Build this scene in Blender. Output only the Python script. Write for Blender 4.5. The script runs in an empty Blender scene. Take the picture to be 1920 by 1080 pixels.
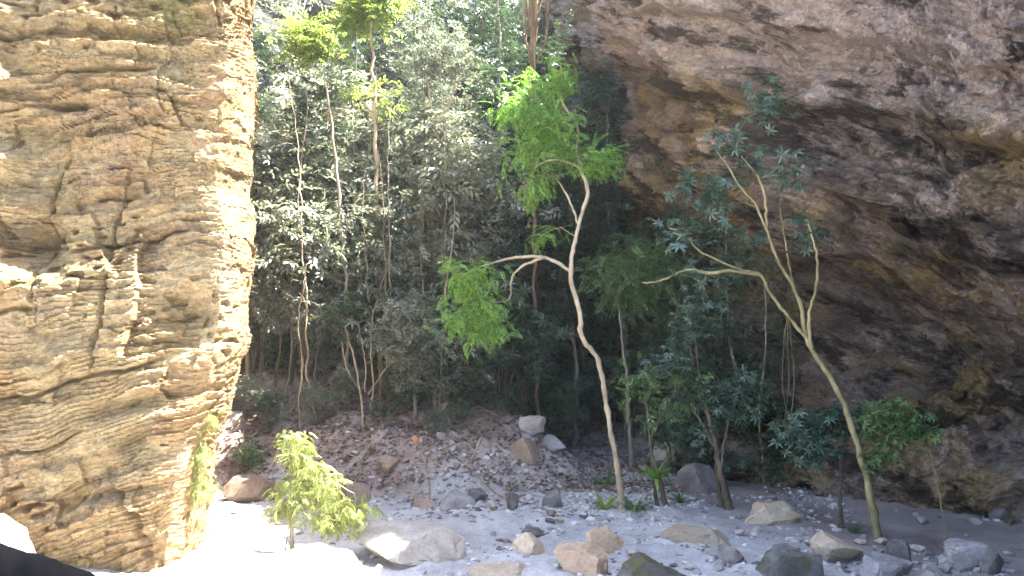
import bpy, math, random
import numpy as np
from mathutils import Vector, Matrix

# ------------------------------------------------------------------ camera, sky, sun, exposure
sc = bpy.context.scene
F_PX = 1550.0                                   # focal length in pixels of a 1920 wide frame
PITCH = math.atan(80.0 / F_PX)
CAM_H = 2.4
cd = bpy.data.cameras.new('camera'); cam = bpy.data.objects.new('camera', cd)
sc.collection.objects.link(cam); sc.camera = cam
cam.location = (0, 0, CAM_H); cam.rotation_euler = (math.pi / 2 + PITCH, 0, 0)
cd.sensor_width = 36.0; cd.lens = 36.0 * F_PX / 1920.0; cd.clip_start = 0.05; cd.clip_end = 2000

SUN = Vector((0.50, 0.05, 0.86)).normalized()
sun_el = math.asin(SUN.z); sun_az = math.atan2(SUN.x, SUN.y)
w = bpy.data.worlds.new('World'); sc.world = w; w.use_nodes = True
wn = w.node_tree.nodes; wl = w.node_tree.links
sky = wn.new('ShaderNodeTexSky'); sky.sky_type = 'NISHITA'; sky.sun_disc = False
sky.sun_elevation = sun_el; sky.sun_rotation = sun_az; sky.air_density = 1.0; sky.dust_density = 1.5
wl.new(sky.outputs[0], wn['Background'].inputs[0]); wn['Background'].inputs[1].default_value = 0.10
sl = bpy.data.lights.new('sun', 'SUN'); sl.energy = 5.0; sl.angle = math.radians(0.53); sl.color = (1, 0.95, 0.86)
so = bpy.data.objects.new('sun', sl); sc.collection.objects.link(so)
so.rotation_euler = SUN.to_track_quat('Z', 'Y').to_euler(); so.location = (10, 4, 30)
sc.view_settings.view_transform = 'Standard'; sc.view_settings.look = 'None'
sc.view_settings.gamma = 1.0; sc.view_settings.use_curve_mapping = False
sc.view_settings.exposure = 3.55
sc.render.engine = 'CYCLES'
sc.cycles.max_bounces = 7; sc.cycles.diffuse_bounces = 5; sc.cycles.glossy_bounces = 2
sc.cycles.transmission_bounces = 4; sc.cycles.sample_clamp_indirect = 6.0
sc.cycles.use_denoising = True
C = sc.collection

# ------------------------------------------------------------------ numeric helpers
_G = np.array([[1,1,0],[-1,1,0],[1,-1,0],[-1,-1,0],[1,0,1],[-1,0,1],[1,0,-1],[-1,0,-1],
               [0,1,1],[0,-1,1],[0,1,-1],[0,-1,-1],[1,1,0],[-1,1,0],[0,-1,1],[0,-1,-1]], dtype=np.float32)
def _hash(ix, iy, iz, seed):
    h = (ix.astype(np.uint32) * np.uint32(374761393) + iy.astype(np.uint32) * np.uint32(668265263)
         + iz.astype(np.uint32) * np.uint32(2147483647) + np.uint32(seed * 974711 + 12345))
    h = (h ^ (h >> np.uint32(13))) * np.uint32(1274126177)
    return (h ^ (h >> np.uint32(16)))
def pn(x, y, z, seed=0):
    x = np.asarray(x, dtype=np.float32); y = np.asarray(y, dtype=np.float32); z = np.asarray(z, dtype=np.float32)
    x, y, z = np.broadcast_arrays(x, y, z)
    x0 = np.floor(x); y0 = np.floor(y); z0 = np.floor(z)
    fx, fy, fz = x - x0, y - y0, z - z0
    ix, iy, iz = x0.astype(np.int64), y0.astype(np.int64), z0.astype(np.int64)
    u = fx*fx*fx*(fx*(fx*6-15)+10); v = fy*fy*fy*(fy*(fy*6-15)+10); t = fz*fz*fz*(fz*(fz*6-15)+10)
    def c(dx, dy, dz):
        g = _G[_hash(ix+dx, iy+dy, iz+dz, seed) & np.uint32(15)]
        return g[..., 0]*(fx-dx) + g[..., 1]*(fy-dy) + g[..., 2]*(fz-dz)
    a = c(0,0,0)*(1-u)+c(1,0,0)*u; b = c(0,1,0)*(1-u)+c(1,1,0)*u
    d = c(0,0,1)*(1-u)+c(1,0,1)*u; e = c(0,1,1)*(1-u)+c(1,1,1)*u
    return (a*(1-v)+b*v)*(1-t) + (d*(1-v)+e*v)*t
def fbm(x, y, z, seed=0, octv=4, gain=0.5):
    s = 0; a = 1.0; f = 1.0
    for o in range(octv):
        s = s + a*pn(x*f, y*f, z*f, seed+o*7); a *= gain; f *= 2.03
    return s
def sstep(a, b, x):
    t = np.clip((np.asarray(x, dtype=np.float64)-a)/(b-a), 0, 1); return t*t*(3-2*t)
def bump(c, wd, x): return np.exp(-((np.asarray(x, dtype=np.float64)-c)/wd)**2)

def ray(px, py):
    a = (px-960.0)/F_PX; b = (540.0-py)/F_PX
    return np.array([a, math.cos(PITCH)-b*math.sin(PITCH), math.sin(PITCH)+b*math.cos(PITCH)])
def P(px, py, d):
    r = ray(px, py); r = r*(d/r[1]); return np.array([r[0], r[1], r[2]+CAM_H])

def terrain(x, y):
    x = np.asarray(x, dtype=np.float64); y = np.asarray(y, dtype=np.float64)
    wob = 0.6*pn(x*0.5, y*0.5, 0.3, 3)
    left = sstep(1.3, -0.7, x + 0.10*(y-14) + wob)
    bank = left*(1.75*sstep(12.0, 18.2, y + 0.8*wob) + 0.6*sstep(12.1, 13.1, y+wob) + 1.9*sstep(18, 27, y))
    back = (1-left)*(1.6*sstep(19.5, 26, y))
    right = 0.22*sstep(0, 2.2, (x - (4.1+(14.3-y)*0.79)+0.6))*sstep(4, 8, y)
    near = 1.25*sstep(6.4, 3.6, y)
    pill = 0.25*sstep(-2.2, -4.0, x)*sstep(9.5, 7.0, y)
    rough = 0.10*fbm(x*0.7, y*0.7, 0.0, 11, 3) + (0.03+0.10*left*sstep(12, 13, y))*fbm(x*2.7, y*2.7, 0.0, 17, 3)
    smooth = sstep(2.0, 3.6, x)*sstep(17, 14, y)
    return bank+back+right+near+pill+rough*(1-0.65*smooth)
def G(px, py):
    """where the line of sight through a picture point meets the ground"""
    d = np.arange(3.0, 45.0, 0.04); r = ray(px, py)
    X = r[0]*d/r[1]; Z = r[2]*d/r[1]+CAM_H
    hit = np.where(Z <= terrain(X, d))[0]
    i = hit[0] if len(hit) else len(d)-1
    return np.array([X[i], d[i], float(terrain(X[i], d[i]))])

# ------------------------------------------------------------------ object helpers
def mesh(name, V, Fs, mat=None, smooth=True, attrs=None):
    """Fs: list of int arrays (n,3) or (n,4)"""
    me = bpy.data.meshes.new(name)
    V = np.asarray(V, dtype=np.float32)
    Fs = [np.asarray(f, dtype=np.int32) for f in Fs if len(f)]
    me.vertices.add(len(V)); me.vertices.foreach_set('co', V.ravel())
    loops = np.concatenate([f.ravel() for f in Fs]); tot = np.concatenate([np.full(len(f), f.shape[1], np.int32) for f in Fs])
    start = np.concatenate([[0], np.cumsum(tot)[:-1]]).astype(np.int32)
    me.loops.add(len(loops)); me.loops.foreach_set('vertex_index', loops)
    me.polygons.add(len(tot)); me.polygons.foreach_set('loop_start', start); me.polygons.foreach_set('loop_total', tot)
    me.polygons.foreach_set('use_smooth', np.full(len(tot), smooth, dtype=bool))
    if attrs:
        for k, a in attrs.items():
            at = me.attributes.new(k, 'FLOAT', 'POINT'); at.data.foreach_set('value', np.asarray(a, dtype=np.float32).ravel())
    me.update(calc_edges=True)
    if mat is not None: me.materials.append(mat)
    return me
def link(name, me, parent=None, loc=(0,0,0), rot=(0,0,0), scale=(1,1,1)):
    o = bpy.data.objects.new(name, me); C.objects.link(o)
    o.location = loc; o.rotation_euler = rot; o.scale = scale
    if parent is not None: o.parent = parent
    return o
def tag(o, label=None, cat=None, group=None, kind=None):
    if label: o['label'] = label
    if cat: o['category'] = cat
    if group: o['group'] = group
    if kind: o['kind'] = kind
    return o
def copy_tree(o, parent=None):
    c = o.copy(); C.objects.link(c); c.parent = parent
    for ch in list(o.children): copy_tree(ch, c)
    return c
def grid_faces(n, m, closed=False):
    """n columns, m rows, vertex index = i*m + j"""
    i, j = np.meshgrid(np.arange(n if closed else n-1), np.arange(m-1), indexing='ij')
    a = i*m+j; b = ((i+1) % n)*m+j
    return np.stack([a, b, b+1, a+1], -1).reshape(-1, 4)

# ------------------------------------------------------------------ materials
def newmat(name):
    m = bpy.data.materials.new(name); m.use_nodes = True
    nt = m.node_tree; nt.nodes.clear()
    out = nt.nodes.new('ShaderNodeOutputMaterial'); b = nt.nodes.new('ShaderNodeBsdfPrincipled')
    nt.links.new(b.outputs[0], out.inputs[0])
    return m, nt, b, out
class N:
    def __init__(s, nt): s.nt = nt
    def n(s, t, **kw):
        x = s.nt.nodes.new(t)
        for k, v in kw.items(): setattr(x, k, v)
        return x
    def l(s, a, b): s.nt.links.new(a, b)
    def obj(s): return s.n('ShaderNodeTexCoord').outputs['Object']
    def noise(s, vec, scale, detail=4, rough=0.55, dist=0.0):
        t = s.n('ShaderNodeTexNoise'); s.l(vec, t.inputs['Vector'])
        t.inputs['Scale'].default_value = scale; t.inputs['Detail'].default_value = detail
        t.inputs['Roughness'].default_value = rough; t.inputs['Distortion'].default_value = dist
        return t.outputs['Fac']
    def ramp(s, fac, stops, interp='LINEAR'):
        r = s.n('ShaderNodeValToRGB'); s.l(fac, r.inputs[0]); cr = r.color_ramp; cr.interpolation = interp
        while len(cr.elements) < len(stops): cr.elements.new(0.5)
        for e, (p, c) in zip(cr.elements, stops):
            e.position = p; e.color = (*c, 1) if len(c) == 3 else c
        return r.outputs[0]
    def ss(s, fac, a, b):
        m = s.n('ShaderNodeMapRange', interpolation_type='SMOOTHSTEP'); s.l(fac, m.inputs[0])
        m.inputs[1].default_value = a; m.inputs[2].default_value = b; return m.outputs[0]
    def math(s, op, a, b=None):
        m = s.n('ShaderNodeMath', operation=op)
        for i, v in enumerate((a, b)):
            if v is None: continue
            if isinstance(v, (int, float)): m.inputs[i].default_value = v
            else: s.l(v, m.inputs[i])
        return m.outputs[0]
    def mix(s, fac, a, b, mode='MIX'):
        m = s.n('ShaderNodeMix', data_type='RGBA', blend_type=mode)
        if isinstance(fac, (int, float)): m.inputs[0].default_value = fac
        else: s.l(fac, m.inputs[0])
        for sock, v in ((m.inputs[6], a), (m.inputs[7], b)):
            if isinstance(v, tuple): sock.default_value = (*v, 1)
            else: s.l(v, sock)
        return m.outputs[2]
    def attr(s, name): return s.n('ShaderNodeAttribute', attribute_name=name).outputs['Fac']
    def bump(s, h, strength, dist, prev=None):
        b = s.n('ShaderNodeBump'); b.inputs['Strength'].default_value = strength; b.inputs['Distance'].default_value = dist
        s.l(h, b.inputs['Height'])
        if prev is not None: s.l(prev, b.inputs['Normal'])
        return b.outputs[0]

def rock_material(name, dip, bands, alt, moss, stain, pale, moss_rng, stain_rng, pale_rng, alt_rng=(0.42, 0.62), squash=4.0, off=0.0, upper=None):
    m, nt, b, out = newmat(name); k = N(nt); o = k.obj()
    if off:
        mp = k.n('ShaderNodeVectorMath', operation='ADD'); k.l(o, mp.inputs[0]); mp.inputs[1].default_value = (off, off, off); o = mp.outputs[0]
    d = k.n('ShaderNodeVectorMath', operation='DOT_PRODUCT'); k.l(o, d.inputs[0]); d.inputs[1].default_value = dip
    sp = k.n('ShaderNodeSeparateXYZ'); k.l(o, sp.inputs[0])
    cb = k.n('ShaderNodeCombineXYZ')
    k.l(k.math('MULTIPLY', sp.outputs[0], 0.7), cb.inputs[0]); k.l(k.math('MULTIPLY', sp.outputs[1], 0.7), cb.inputs[1])
    k.l(k.math('MULTIPLY', d.outputs['Value'], squash), cb.inputs[2]); sv = cb.outputs[0]
    col = k.ramp(k.noise(sv, 1.3, 9, 0.70, 0.25), bands)
    col = k.mix(k.math('MULTIPLY', k.ss(k.noise(o, 0.55, 5, 0.6, 0.4), *alt_rng), 0.75), col, alt)
    col = k.mix(k.math('MULTIPLY', k.ss(k.noise(o, 0.9, 6, 0.65), *pale_rng), 0.7), col, pale)
    col = k.mix(k.math('MULTIPLY', k.ss(k.noise(o, 1.35, 7, 0.68, 0.3), 0.52, 0.66), 0.5), col, tuple(0.5*(sum(alt)/3+a)*0.8 for a in alt))
    ms = k.math('MULTIPLY', k.ss(k.noise(o, 0.75, 5, 0.6, 0.3), *moss_rng), k.ss(k.noise(o, 9.0, 4, 0.6), 0.3, 0.6))
    col = k.mix(k.math('MULTIPLY', ms, 0.75), col, moss)
    if upper:
        col = k.mix(k.math('MULTIPLY', k.ss(k.math('ADD', d.outputs['Value'], k.math('MULTIPLY', k.noise(o, 1.2, 4), 0.8)), upper[0], upper[0]+0.25), 0.6), col, upper[1])
    st = k.ss(k.noise(sv, 0.9, 9, 0.72, 0.3), *stain_rng)
    col = k.mix(k.math('MULTIPLY', st, 0.8), col, stain)
    g = k.ramp(k.noise(sv, 9.0, 8, 0.78), [(0.30, (0.42, 0.40, 0.40)), (0.46, (0.9, 0.88, 0.86)), (0.58, (1.08, 1.06, 1.04)), (0.72, (1.5, 1.46, 1.4))])
    col = k.mix(0.85, col, g, 'MULTIPLY')
    col = k.mix(0.8, col, k.ramp(k.noise(o, 20.0, 9, 0.85), [(0.33, (0.35, 0.35, 0.35)), (0.48, (0.98, 0.98, 0.98)), (0.66, (1.6, 1.57, 1.52))]), 'MULTIPLY')
    vo = k.n('ShaderNodeTexVoronoi', feature='DISTANCE_TO_EDGE'); vo.inputs['Scale'].default_value = 2.6
    wv = k.n('ShaderNodeVectorMath', operation='ADD'); k.l(sv, wv.inputs[0])
    nw = k.n('ShaderNodeTexNoise'); k.l(o, nw.inputs['Vector']); nw.inputs['Scale'].default_value = 3.0; nw.inputs['Detail'].default_value = 5
    ns = k.n('ShaderNodeVectorMath', operation='SCALE'); k.l(nw.outputs['Color'], ns.inputs[0]); ns.inputs['Scale'].default_value = 0.9
    k.l(ns.outputs[0], wv.inputs[1]); k.l(wv.outputs[0], vo.inputs['Vector'])
    crk = k.ss(vo.outputs['Distance'], 0.0, 0.035)
    k.l(col, b.inputs['Base Color']); b.inputs['Roughness'].default_value = 0.9; b.inputs['Specular IOR Level'].default_value = 0.2
    cb_ = k.bump(crk, 0.8, 0.03)
    nb = k.bump(k.noise(sv, 5.0, 9, 0.78, 0.2), 1.0, 0.07, cb_)
    nb = k.bump(k.noise(o, 30.0, 7, 0.75), 0.8, 0.02, nb)
    k.l(nb, b.inputs['Normal'])
    return m

M = {}
DIP_L = (-0.16, 0.0, 0.98)
M['left_rock'] = rock_material('tan_sandstone', DIP_L,
    [(0.30, (0.18, 0.13, 0.075)), (0.45, (0.33, 0.247, 0.13)), (0.58, (0.43, 0.332, 0.18)), (0.72, (0.51, 0.41, 0.25))],
    (0.34, 0.205, 0.10), (0.21, 0.20, 0.06), (0.10, 0.075, 0.06), (0.45, 0.36, 0.24), (0.56, 0.74), (0.66, 0.80), (0.50, 0.72))
DIP_R = (0.25, -0.31, 1.0)
M['right_rock'] = rock_material('brown_cave_rock', DIP_R,
    [(0.30, (0.06, 0.045, 0.038)), (0.44, (0.15, 0.118, 0.104)), (0.56, (0.25, 0.20, 0.182)), (0.72, (0.38, 0.315, 0.295))],
    (0.34, 0.25, 0.115), (0.09, 0.10, 0.03), (0.022, 0.017, 0.015), (0.47, 0.39, 0.36), (0.58, 0.74), (0.50, 0.58), (0.52, 0.64), squash=1.9, upper=(3.45, (0.41, 0.335, 0.305)))
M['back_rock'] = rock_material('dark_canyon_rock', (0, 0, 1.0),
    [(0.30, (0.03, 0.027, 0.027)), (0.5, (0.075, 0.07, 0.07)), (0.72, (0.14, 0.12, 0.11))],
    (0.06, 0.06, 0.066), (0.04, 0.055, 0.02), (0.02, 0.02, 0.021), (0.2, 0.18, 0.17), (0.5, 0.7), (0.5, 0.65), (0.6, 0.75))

def stone_material(name, c1, c2, top=None, lichen=None):
    m, nt, b, out = newmat(name); k = N(nt); o = k.obj()
    rnd = k.n('ShaderNodeObjectInfo').outputs['Random']
    ad = k.n('ShaderNodeVectorMath', operation='ADD'); k.l(o, ad.inputs[0])
    cx = k.n('ShaderNodeCombineXYZ'); k.l(k.math('MULTIPLY', rnd, 37.0), cx.inputs[0]); k.l(cx.outputs[0], ad.inputs[1]); o = ad.outputs[0]
    col = k.mix(k.ss(k.noise(o, 3.0, 6, 0.65), 0.35, 0.65), c1, c2)
    if lichen: col = k.mix(k.math('MULTIPLY', k.ss(k.noise(o, 4.5, 6, 0.65), 0.5, 0.62), 0.85), col, lichen)
    col = k.mix(0.7, col, k.ramp(k.noise(o, 26.0, 6, 0.7), [(0.28, (0.55, 0.55, 0.55)), (0.5, (1, 1, 1)), (0.75, (1.3, 1.28, 1.25))]), 'MULTIPLY')
    col = k.mix(1.0, col, k.ramp(rnd, [(0, (0.72, 0.72, 0.74)), (1, (1.15, 1.12, 1.08))]), 'MULTIPLY')
    k.l(col, b.inputs['Base Color']); b.inputs['Roughness'].default_value = 0.88; b.inputs['Specular IOR Level'].default_value = 0.25
    nb = k.bump(k.noise(o, 9.0, 7, 0.65), 0.6, 0.03); nb = k.bump(k.noise(o, 60.0, 5, 0.7), 0.5, 0.006, nb)
    k.l(nb, b.inputs['Normal'])
    return m
M['pale_stone'] = stone_material('pale_stone', (0.52, 0.48, 0.43), (0.40, 0.35, 0.29))
M['tan_stone'] = stone_material('tan_stone', (0.43, 0.34, 0.24), (0.52, 0.44, 0.34))
M['orange_stone'] = stone_material('orange_stone', (0.54, 0.41, 0.29), (0.48, 0.34, 0.23))
M['grey_stone'] = stone_material('grey_stone', (0.42, 0.40, 0.40), (0.30, 0.27, 0.26))
M['brown_stone'] = stone_material('brown_stone', (0.23, 0.165, 0.12), (0.34, 0.27, 0.21))
M['dark_stone'] = stone_material('dark_stone', (0.10, 0.092, 0.09), (0.23, 0.21, 0.205))
M['mossy_stone'] = stone_material('mossy_stone', (0.09, 0.085, 0.075), (0.22, 0.21, 0.20), lichen=(0.11, 0.105, 0.03))
M['clay'] = stone_material('orange_clay', (0.55, 0.26, 0.14), (0.45, 0.23, 0.14))

def ground_material():
    m, nt, b, out = newmat('creek_bed'); k = N(nt); o = k.obj()
    sand = k.ramp(k.noise(o, 1.2, 6, 0.6), [(0.3, (0.30, 0.288, 0.29)), (0.5, (0.425, 0.412, 0.415)), (0.7, (0.53, 0.515, 0.515))])
    damp = k.ramp(k.noise(o, 0.9, 5, 0.6, 0.5), [(0.3, (0.20, 0.165, 0.16)), (0.55, (0.31, 0.27, 0.27)), (0.75, (0.41, 0.38, 0.385))])
    earth = k.ramp(k.noise(o, 2.2, 7, 0.65, 0.4), [(0.28, (0.15, 0.10, 0.08)), (0.48, (0.29, 0.215, 0.18)), (0.62, (0.38, 0.31, 0.275)), (0.75, (0.48, 0.43, 0.41))])
    col = k.mix(k.attr('damp'), sand, damp); col = k.mix(k.attr('earth'), col, earth)
    col = k.mix(0.75, col, k.ramp(k.noise(o, 30.0, 6, 0.75), [(0.3, (0.6, 0.58, 0.57)), (0.5, (1, 1, 1)), (0.72, (1.25, 1.25, 1.25))]), 'MULTIPLY')
    k.l(col, b.inputs['Base Color']); b.inputs['Roughness'].default_value = 0.92; b.inputs['Specular IOR Level'].default_value = 0.2
    nb = k.bump(k.noise(o, 7.0, 8, 0.7), 0.6, 0.05); nb = k.bump(k.noise(o, 55.0, 5, 0.7), 0.5, 0.01, nb)
    k.l(nb, b.inputs['Normal'])
    return m
M['ground'] = ground_material()

def leaf_material(name, c1, c2, trans, t_amt=0.4, rough=0.38, spec=0.5):
    m, nt, b, out = newmat(name); k = N(nt)
    isl = k.n('ShaderNodeNewGeometry').outputs['Random Per Island']
    rnd = k.n('ShaderNodeObjectInfo').outputs['Random']
    col = k.ramp(isl, [(0.0, tuple(0.55*a for a in c1)), (0.45, tuple(0.5*(a+d) for a, d in zip(c1, c2))), (0.93, c2), (0.965, c2), (0.975, (0.26, 0.18, 0.07))])
    col = k.mix(1.0, col, k.ramp(rnd, [(0, (0.75, 0.8, 0.8)), (1, (1.25, 1.2, 1.1))]), 'MULTIPLY')
    k.l(col, b.inputs['Base Color']); b.inputs['Roughness'].default_value = rough; b.inputs['Specular IOR Level'].default_value = spec
    tr = k.n('ShaderNodeBsdfTranslucent')
    tc = k.mix(k.ss(isl, 0.0, 1.0), tuple(0.55*a for a in trans), trans); k.l(tc, tr.inputs[0])
    mx = k.n('ShaderNodeMixShader'); mx.inputs[0].default_value = t_amt
    k.l(b.outputs[0], mx.inputs[1]); k.l(tr.outputs[0], mx.inputs[2]); k.l(mx.outputs[0], out.inputs[0])
    return m
M['leaf_bright'] = leaf_material('bright_green_leaf', (0.11, 0.24, 0.035), (0.21, 0.38, 0.075), (0.26, 0.54, 0.06), 0.45)
M['leaf_lime'] = leaf_material('lime_leaf', (0.17, 0.26, 0.05), (0.31, 0.38, 0.11), (0.40, 0.52, 0.10), 0.45)
M['leaf_pale'] = leaf_material('pale_lime_leaf', (0.27, 0.34, 0.09), (0.44, 0.48, 0.20), (0.58, 0.64, 0.2), 0.45)
M['leaf_silver'] = leaf_material('silver_green_leaf', (0.14, 0.165, 0.13), (0.33, 0.345, 0.28), (0.32, 0.36, 0.22), 0.38, 0.30, 1.0)
M['leaf_dark'] = leaf_material('dark_green_leaf', (0.04, 0.075, 0.048), (0.10, 0.14, 0.09), (0.08, 0.14, 0.05), 0.25, 0.34, 0.6)
M['leaf_blue'] = leaf_material('blue_green_leaf', (0.065, 0.115, 0.085), (0.155, 0.22, 0.165), (0.08, 0.19, 0.09), 0.3, 0.36, 0.6)
M['leaf_mid'] = leaf_material('mid_green_leaf', (0.075, 0.14, 0.05), (0.15, 0.24, 0.10), (0.15, 0.28, 0.06), 0.38, 0.38, 0.5)
M['litter'] = leaf_material('dry_leaf', (0.13, 0.08, 0.06), (0.34, 0.27, 0.235), (0.2, 0.12, 0.06), 0.1, 0.6, 0.3)

def bark_material(name, c1, c2, c3, scale=7.0):
    m, nt, b, out = newmat(name); k = N(nt); o = k.obj()
    sp = k.n('ShaderNodeMapping'); k.l(o, sp.inputs[0]); sp.inputs['Scale'].default_value = (1, 1, 0.3); v = sp.outputs[0]
    col = k.ramp(k.noise(v, scale, 6, 0.65, 0.4), [(0.3, c1), (0.52, c2), (0.72, c3)])
    col = k.mix(0.8, col, k.ramp(k.noise(o, 1.7, 5, 0.7), [(0.35, (0.45, 0.42, 0.38)), (0.5, (0.95, 0.95, 0.9)), (0.65, (1.25, 1.22, 1.15))]), 'MULTIPLY')
    k.l(col, b.inputs['Base Color']); b.inputs['Roughness'].default_value = 0.85; b.inputs['Specular IOR Level'].default_value = 0.25
    k.l(k.bump(k.noise(v, scale*3.5, 6, 0.7), 0.6, 0.012), b.inputs['Normal'])
    return m
M['bark_pale'] = bark_material('pale_bark', (0.22, 0.17, 0.12), (0.40, 0.32, 0.23), (0.50, 0.42, 0.32))
M['bark_moss'] = bark_material('mossy_bark', (0.12, 0.10, 0.055), (0.25, 0.21, 0.11), (0.36, 0.31, 0.20))
M['bark_grey'] = bark_material('grey_bark', (0.13, 0.11, 0.09), (0.25, 0.22, 0.18), (0.35, 0.31, 0.26))
M['bark_dark'] = bark_material('dark_bark', (0.05, 0.04, 0.03), (0.11, 0.085, 0.06), (0.18, 0.14, 0.10))
M['log'] = bark_material('shade_dark_log', (0.008, 0.006, 0.005), (0.016, 0.012, 0.01), (0.03, 0.023, 0.02))  # wood colour taken nearly black so the log looks shaded
M['bark_brown'] = bark_material('brown_bark', (0.08, 0.055, 0.036), (0.19, 0.135, 0.085), (0.29, 0.215, 0.14))

# ------------------------------------------------------------------ the setting: ground
def axis(lo, hi, step, far):
    a = np.arange(lo, hi+1e-6, step); g = step*1.35**np.arange(1, 40)
    up = hi+np.cumsum(g); up = up[up < far]; dn = lo-np.cumsum(g); dn = dn[dn > -far]
    return np.concatenate([dn[::-1], a, up])
xs = axis(-8.0, 9.0, 0.045, 110); ys = axis(4.5, 22.0, 0.045, 110)
X, Y = np.meshgrid(xs, ys, indexing='ij')
Z = terrain(X, Y)
Zf = 0.018*fbm(X*9, Y*9, 0.0, 31, 3)+0.05*np.maximum(0, fbm(X*1.6, Y*1.6, 0.0, 37, 3))
left_m = sstep(1.3, -0.7, X+0.10*(Y-14)+0.6*pn(X*0.5, Y*0.5, 0.3, 3))
earth = left_m*sstep(11.8, 12.7, Y+0.8*pn(X*1.1, Y*1.1, 0.9, 5)) + (1-left_m)*sstep(16.5, 19.5, Y+1.5*pn(X*0.6, Y*0.6, 2.0, 6))
damp = sstep(2.2, 3.6, X + 0.25*(Y-11)+0.5*pn(X*0.8, Y*0.8, 4.4, 9))*sstep(17.5, 15, Y)
Z = Z+Zf*(1-0.8*damp)
ground = link('ground', mesh('ground', np.stack([X, Y, Z], -1).reshape(-1, 3), [grid_faces(len(xs), len(ys))], M['ground'], True,
                             {'earth': np.clip(earth, 0, 1), 'damp': np.clip(damp, 0, 1)}))
tag(ground, 'pale sandy creek bed rising into an earth bank under the trees', 'ground', kind='structure')

# ------------------------------------------------------------------ the setting: cliffs
def resample(path, n_or_s):
    path = np.array(path, float); seg = np.linalg.norm(np.diff(path, axis=0), axis=1); L = np.concatenate([[0], np.cumsum(seg)])
    # smooth through the corner points with a Catmull-Rom curve
    Pp = np.vstack([2*path[0]-path[1], path, 2*path[-1]-path[-2]]); out = []; 
    for i in range(len(path)-1):
        t = np.linspace(0, 1, 60, endpoint=False)[:, None]; a, b, c, d = Pp[i:i+4]
        out.append(0.5*((2*b)+(-a+c)*t+(2*a-5*b+4*c-d)*t*t+(-a+3*b-3*c+d)*t**3))
    out = np.vstack(out+[path[-1:]]); sg = np.linalg.norm(np.diff(out, axis=0), axis=1); S = np.concatenate([[0], np.cumsum(sg)])
    s = n_or_s(S[-1]) if callable(n_or_s) else np.linspace(0, S[-1], n_or_s)
    pts = np.stack([np.interp(s, S, out[:, q]) for q in range(out.shape[1])], -1)
    return pts, s
def path_normals(pts):
    t = np.gradient(pts, axis=0); t /= np.linalg.norm(t, axis=1)[:, None]+1e-9
    return np.stack([t[:, 1], -t[:, 0]], -1)            # to the right hand of the direction of travel

# sandstone pillar on the left: front face, rounded right-hand edge, then away to the back
lp = [(-11, 8.0), (-8, 7.95), (-5.6, 7.95), (-4.2, 8.02), (-3.2, 8.08), (-2.72, 8.12), (-2.58, 8.26), (-2.53, 8.58), (-2.60, 9.2), (-3.3, 10.6), (-4.6, 12.2), (-7.0, 14.0), (-11, 15)]
def s_left(Lt):
    return np.concatenate([np.linspace(0, 5.0, 40, endpoint=False), np.linspace(5.0, 10.2, 400, endpoint=False), np.linspace(10.2, Lt, 60)])
pt, s = resample(lp, s_left); nr = path_normals(pt)
zz_ = np.concatenate([np.linspace(-0.8, 6.4, 560, endpoint=False), np.linspace(6.4, 12.0, 60)])
Sx, Zz = np.meshgrid(s, zz_, indexing='ij')
bx = pt[:, 0][:, None]+0*Zz; by = pt[:, 1][:, None]+0*Zz
warp = 0.16*fbm(bx*0.5, by*0.5, Zz*0.5, 41, 3)
dipz = Zz-(0.05+0.22*sstep(3.2, 1.0, Zz))*(bx+3)+warp
def saw(t, p=3.0): return (t-np.floor(t))**p
edge = sstep(-2.95, -2.7, bx)*sstep(8.0, 8.15, by)         # calmer along the right-hand edge
D = 0.09*fbm(bx*0.45, by*0.45, Zz*0.5, 43, 3)
D += 0.06*fbm(bx*1.1, by*1.1, dipz*2.0, 45, 3)
k1 = sstep(-0.02, 0.4, pn(bx*0.8, by*0.8, Zz*0.9, 46)); k2 = sstep(-0.08, 0.35, pn(bx*1.3, by*1.3, Zz*1.5, 48))
D += 0.11*k1*saw(dipz*2.1+0.55*fbm(bx*0.7, by*0.7, Zz*0.7, 47, 3), 2.5)
D += 0.055*k2*saw(dipz*8.5+0.65*fbm(bx*1.2, by*1.2, Zz*1.2, 49, 3), 2.0)
D += 0.030*sstep(-0.1, 0.3, pn(bx*1.7+5, by*1.7, Zz*2.2, 68))*saw(dipz*22+0.9*fbm(bx*2.2, by*2.2, Zz*2.2, 50, 3), 1.6)
D += 0.045*np.abs(fbm(bx*4, by*4, dipz*6, 51, 4))+0.030*fbm(bx*9, by*9, dipz*13, 52, 3)
cell = lambda a, c, sd: pn(np.floor(a)*3.71+0.5, 0.37, np.floor(c)*5.13+0.5, sd)
wz = 0.16*fbm(bx*1.5, by*1.5, Zz*1.5, 54, 3)
D += 0.15*cell((bx+wz)*1.1+0.4*np.floor(dipz*0.9+wz), dipz*0.9+wz, 55)+0.10*cell((bx+wz)*2.3+0.4*np.floor(dipz*3+wz), dipz*3.0+2*wz, 56)
cr2 = pn(bx*1.1+9, by*1.1, Zz*0.35, 59)+0.05*fbm(bx*5, by*5, Zz*5, 64, 2); D -= 0.10*np.exp(-(cr2/0.022)**2)*sstep(-0.05, 0.2, pn(bx*0.7, by*0.7, Zz*0.5, 60))
pit = pn(bx*6.5, by*6.5, dipz*12, 61); D -= 0.10*sstep(0.22, 0.42, pit)*sstep(-0.05, 0.25, pn(bx*0.7+4, by*0.7, Zz*0.7, 62))
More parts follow.
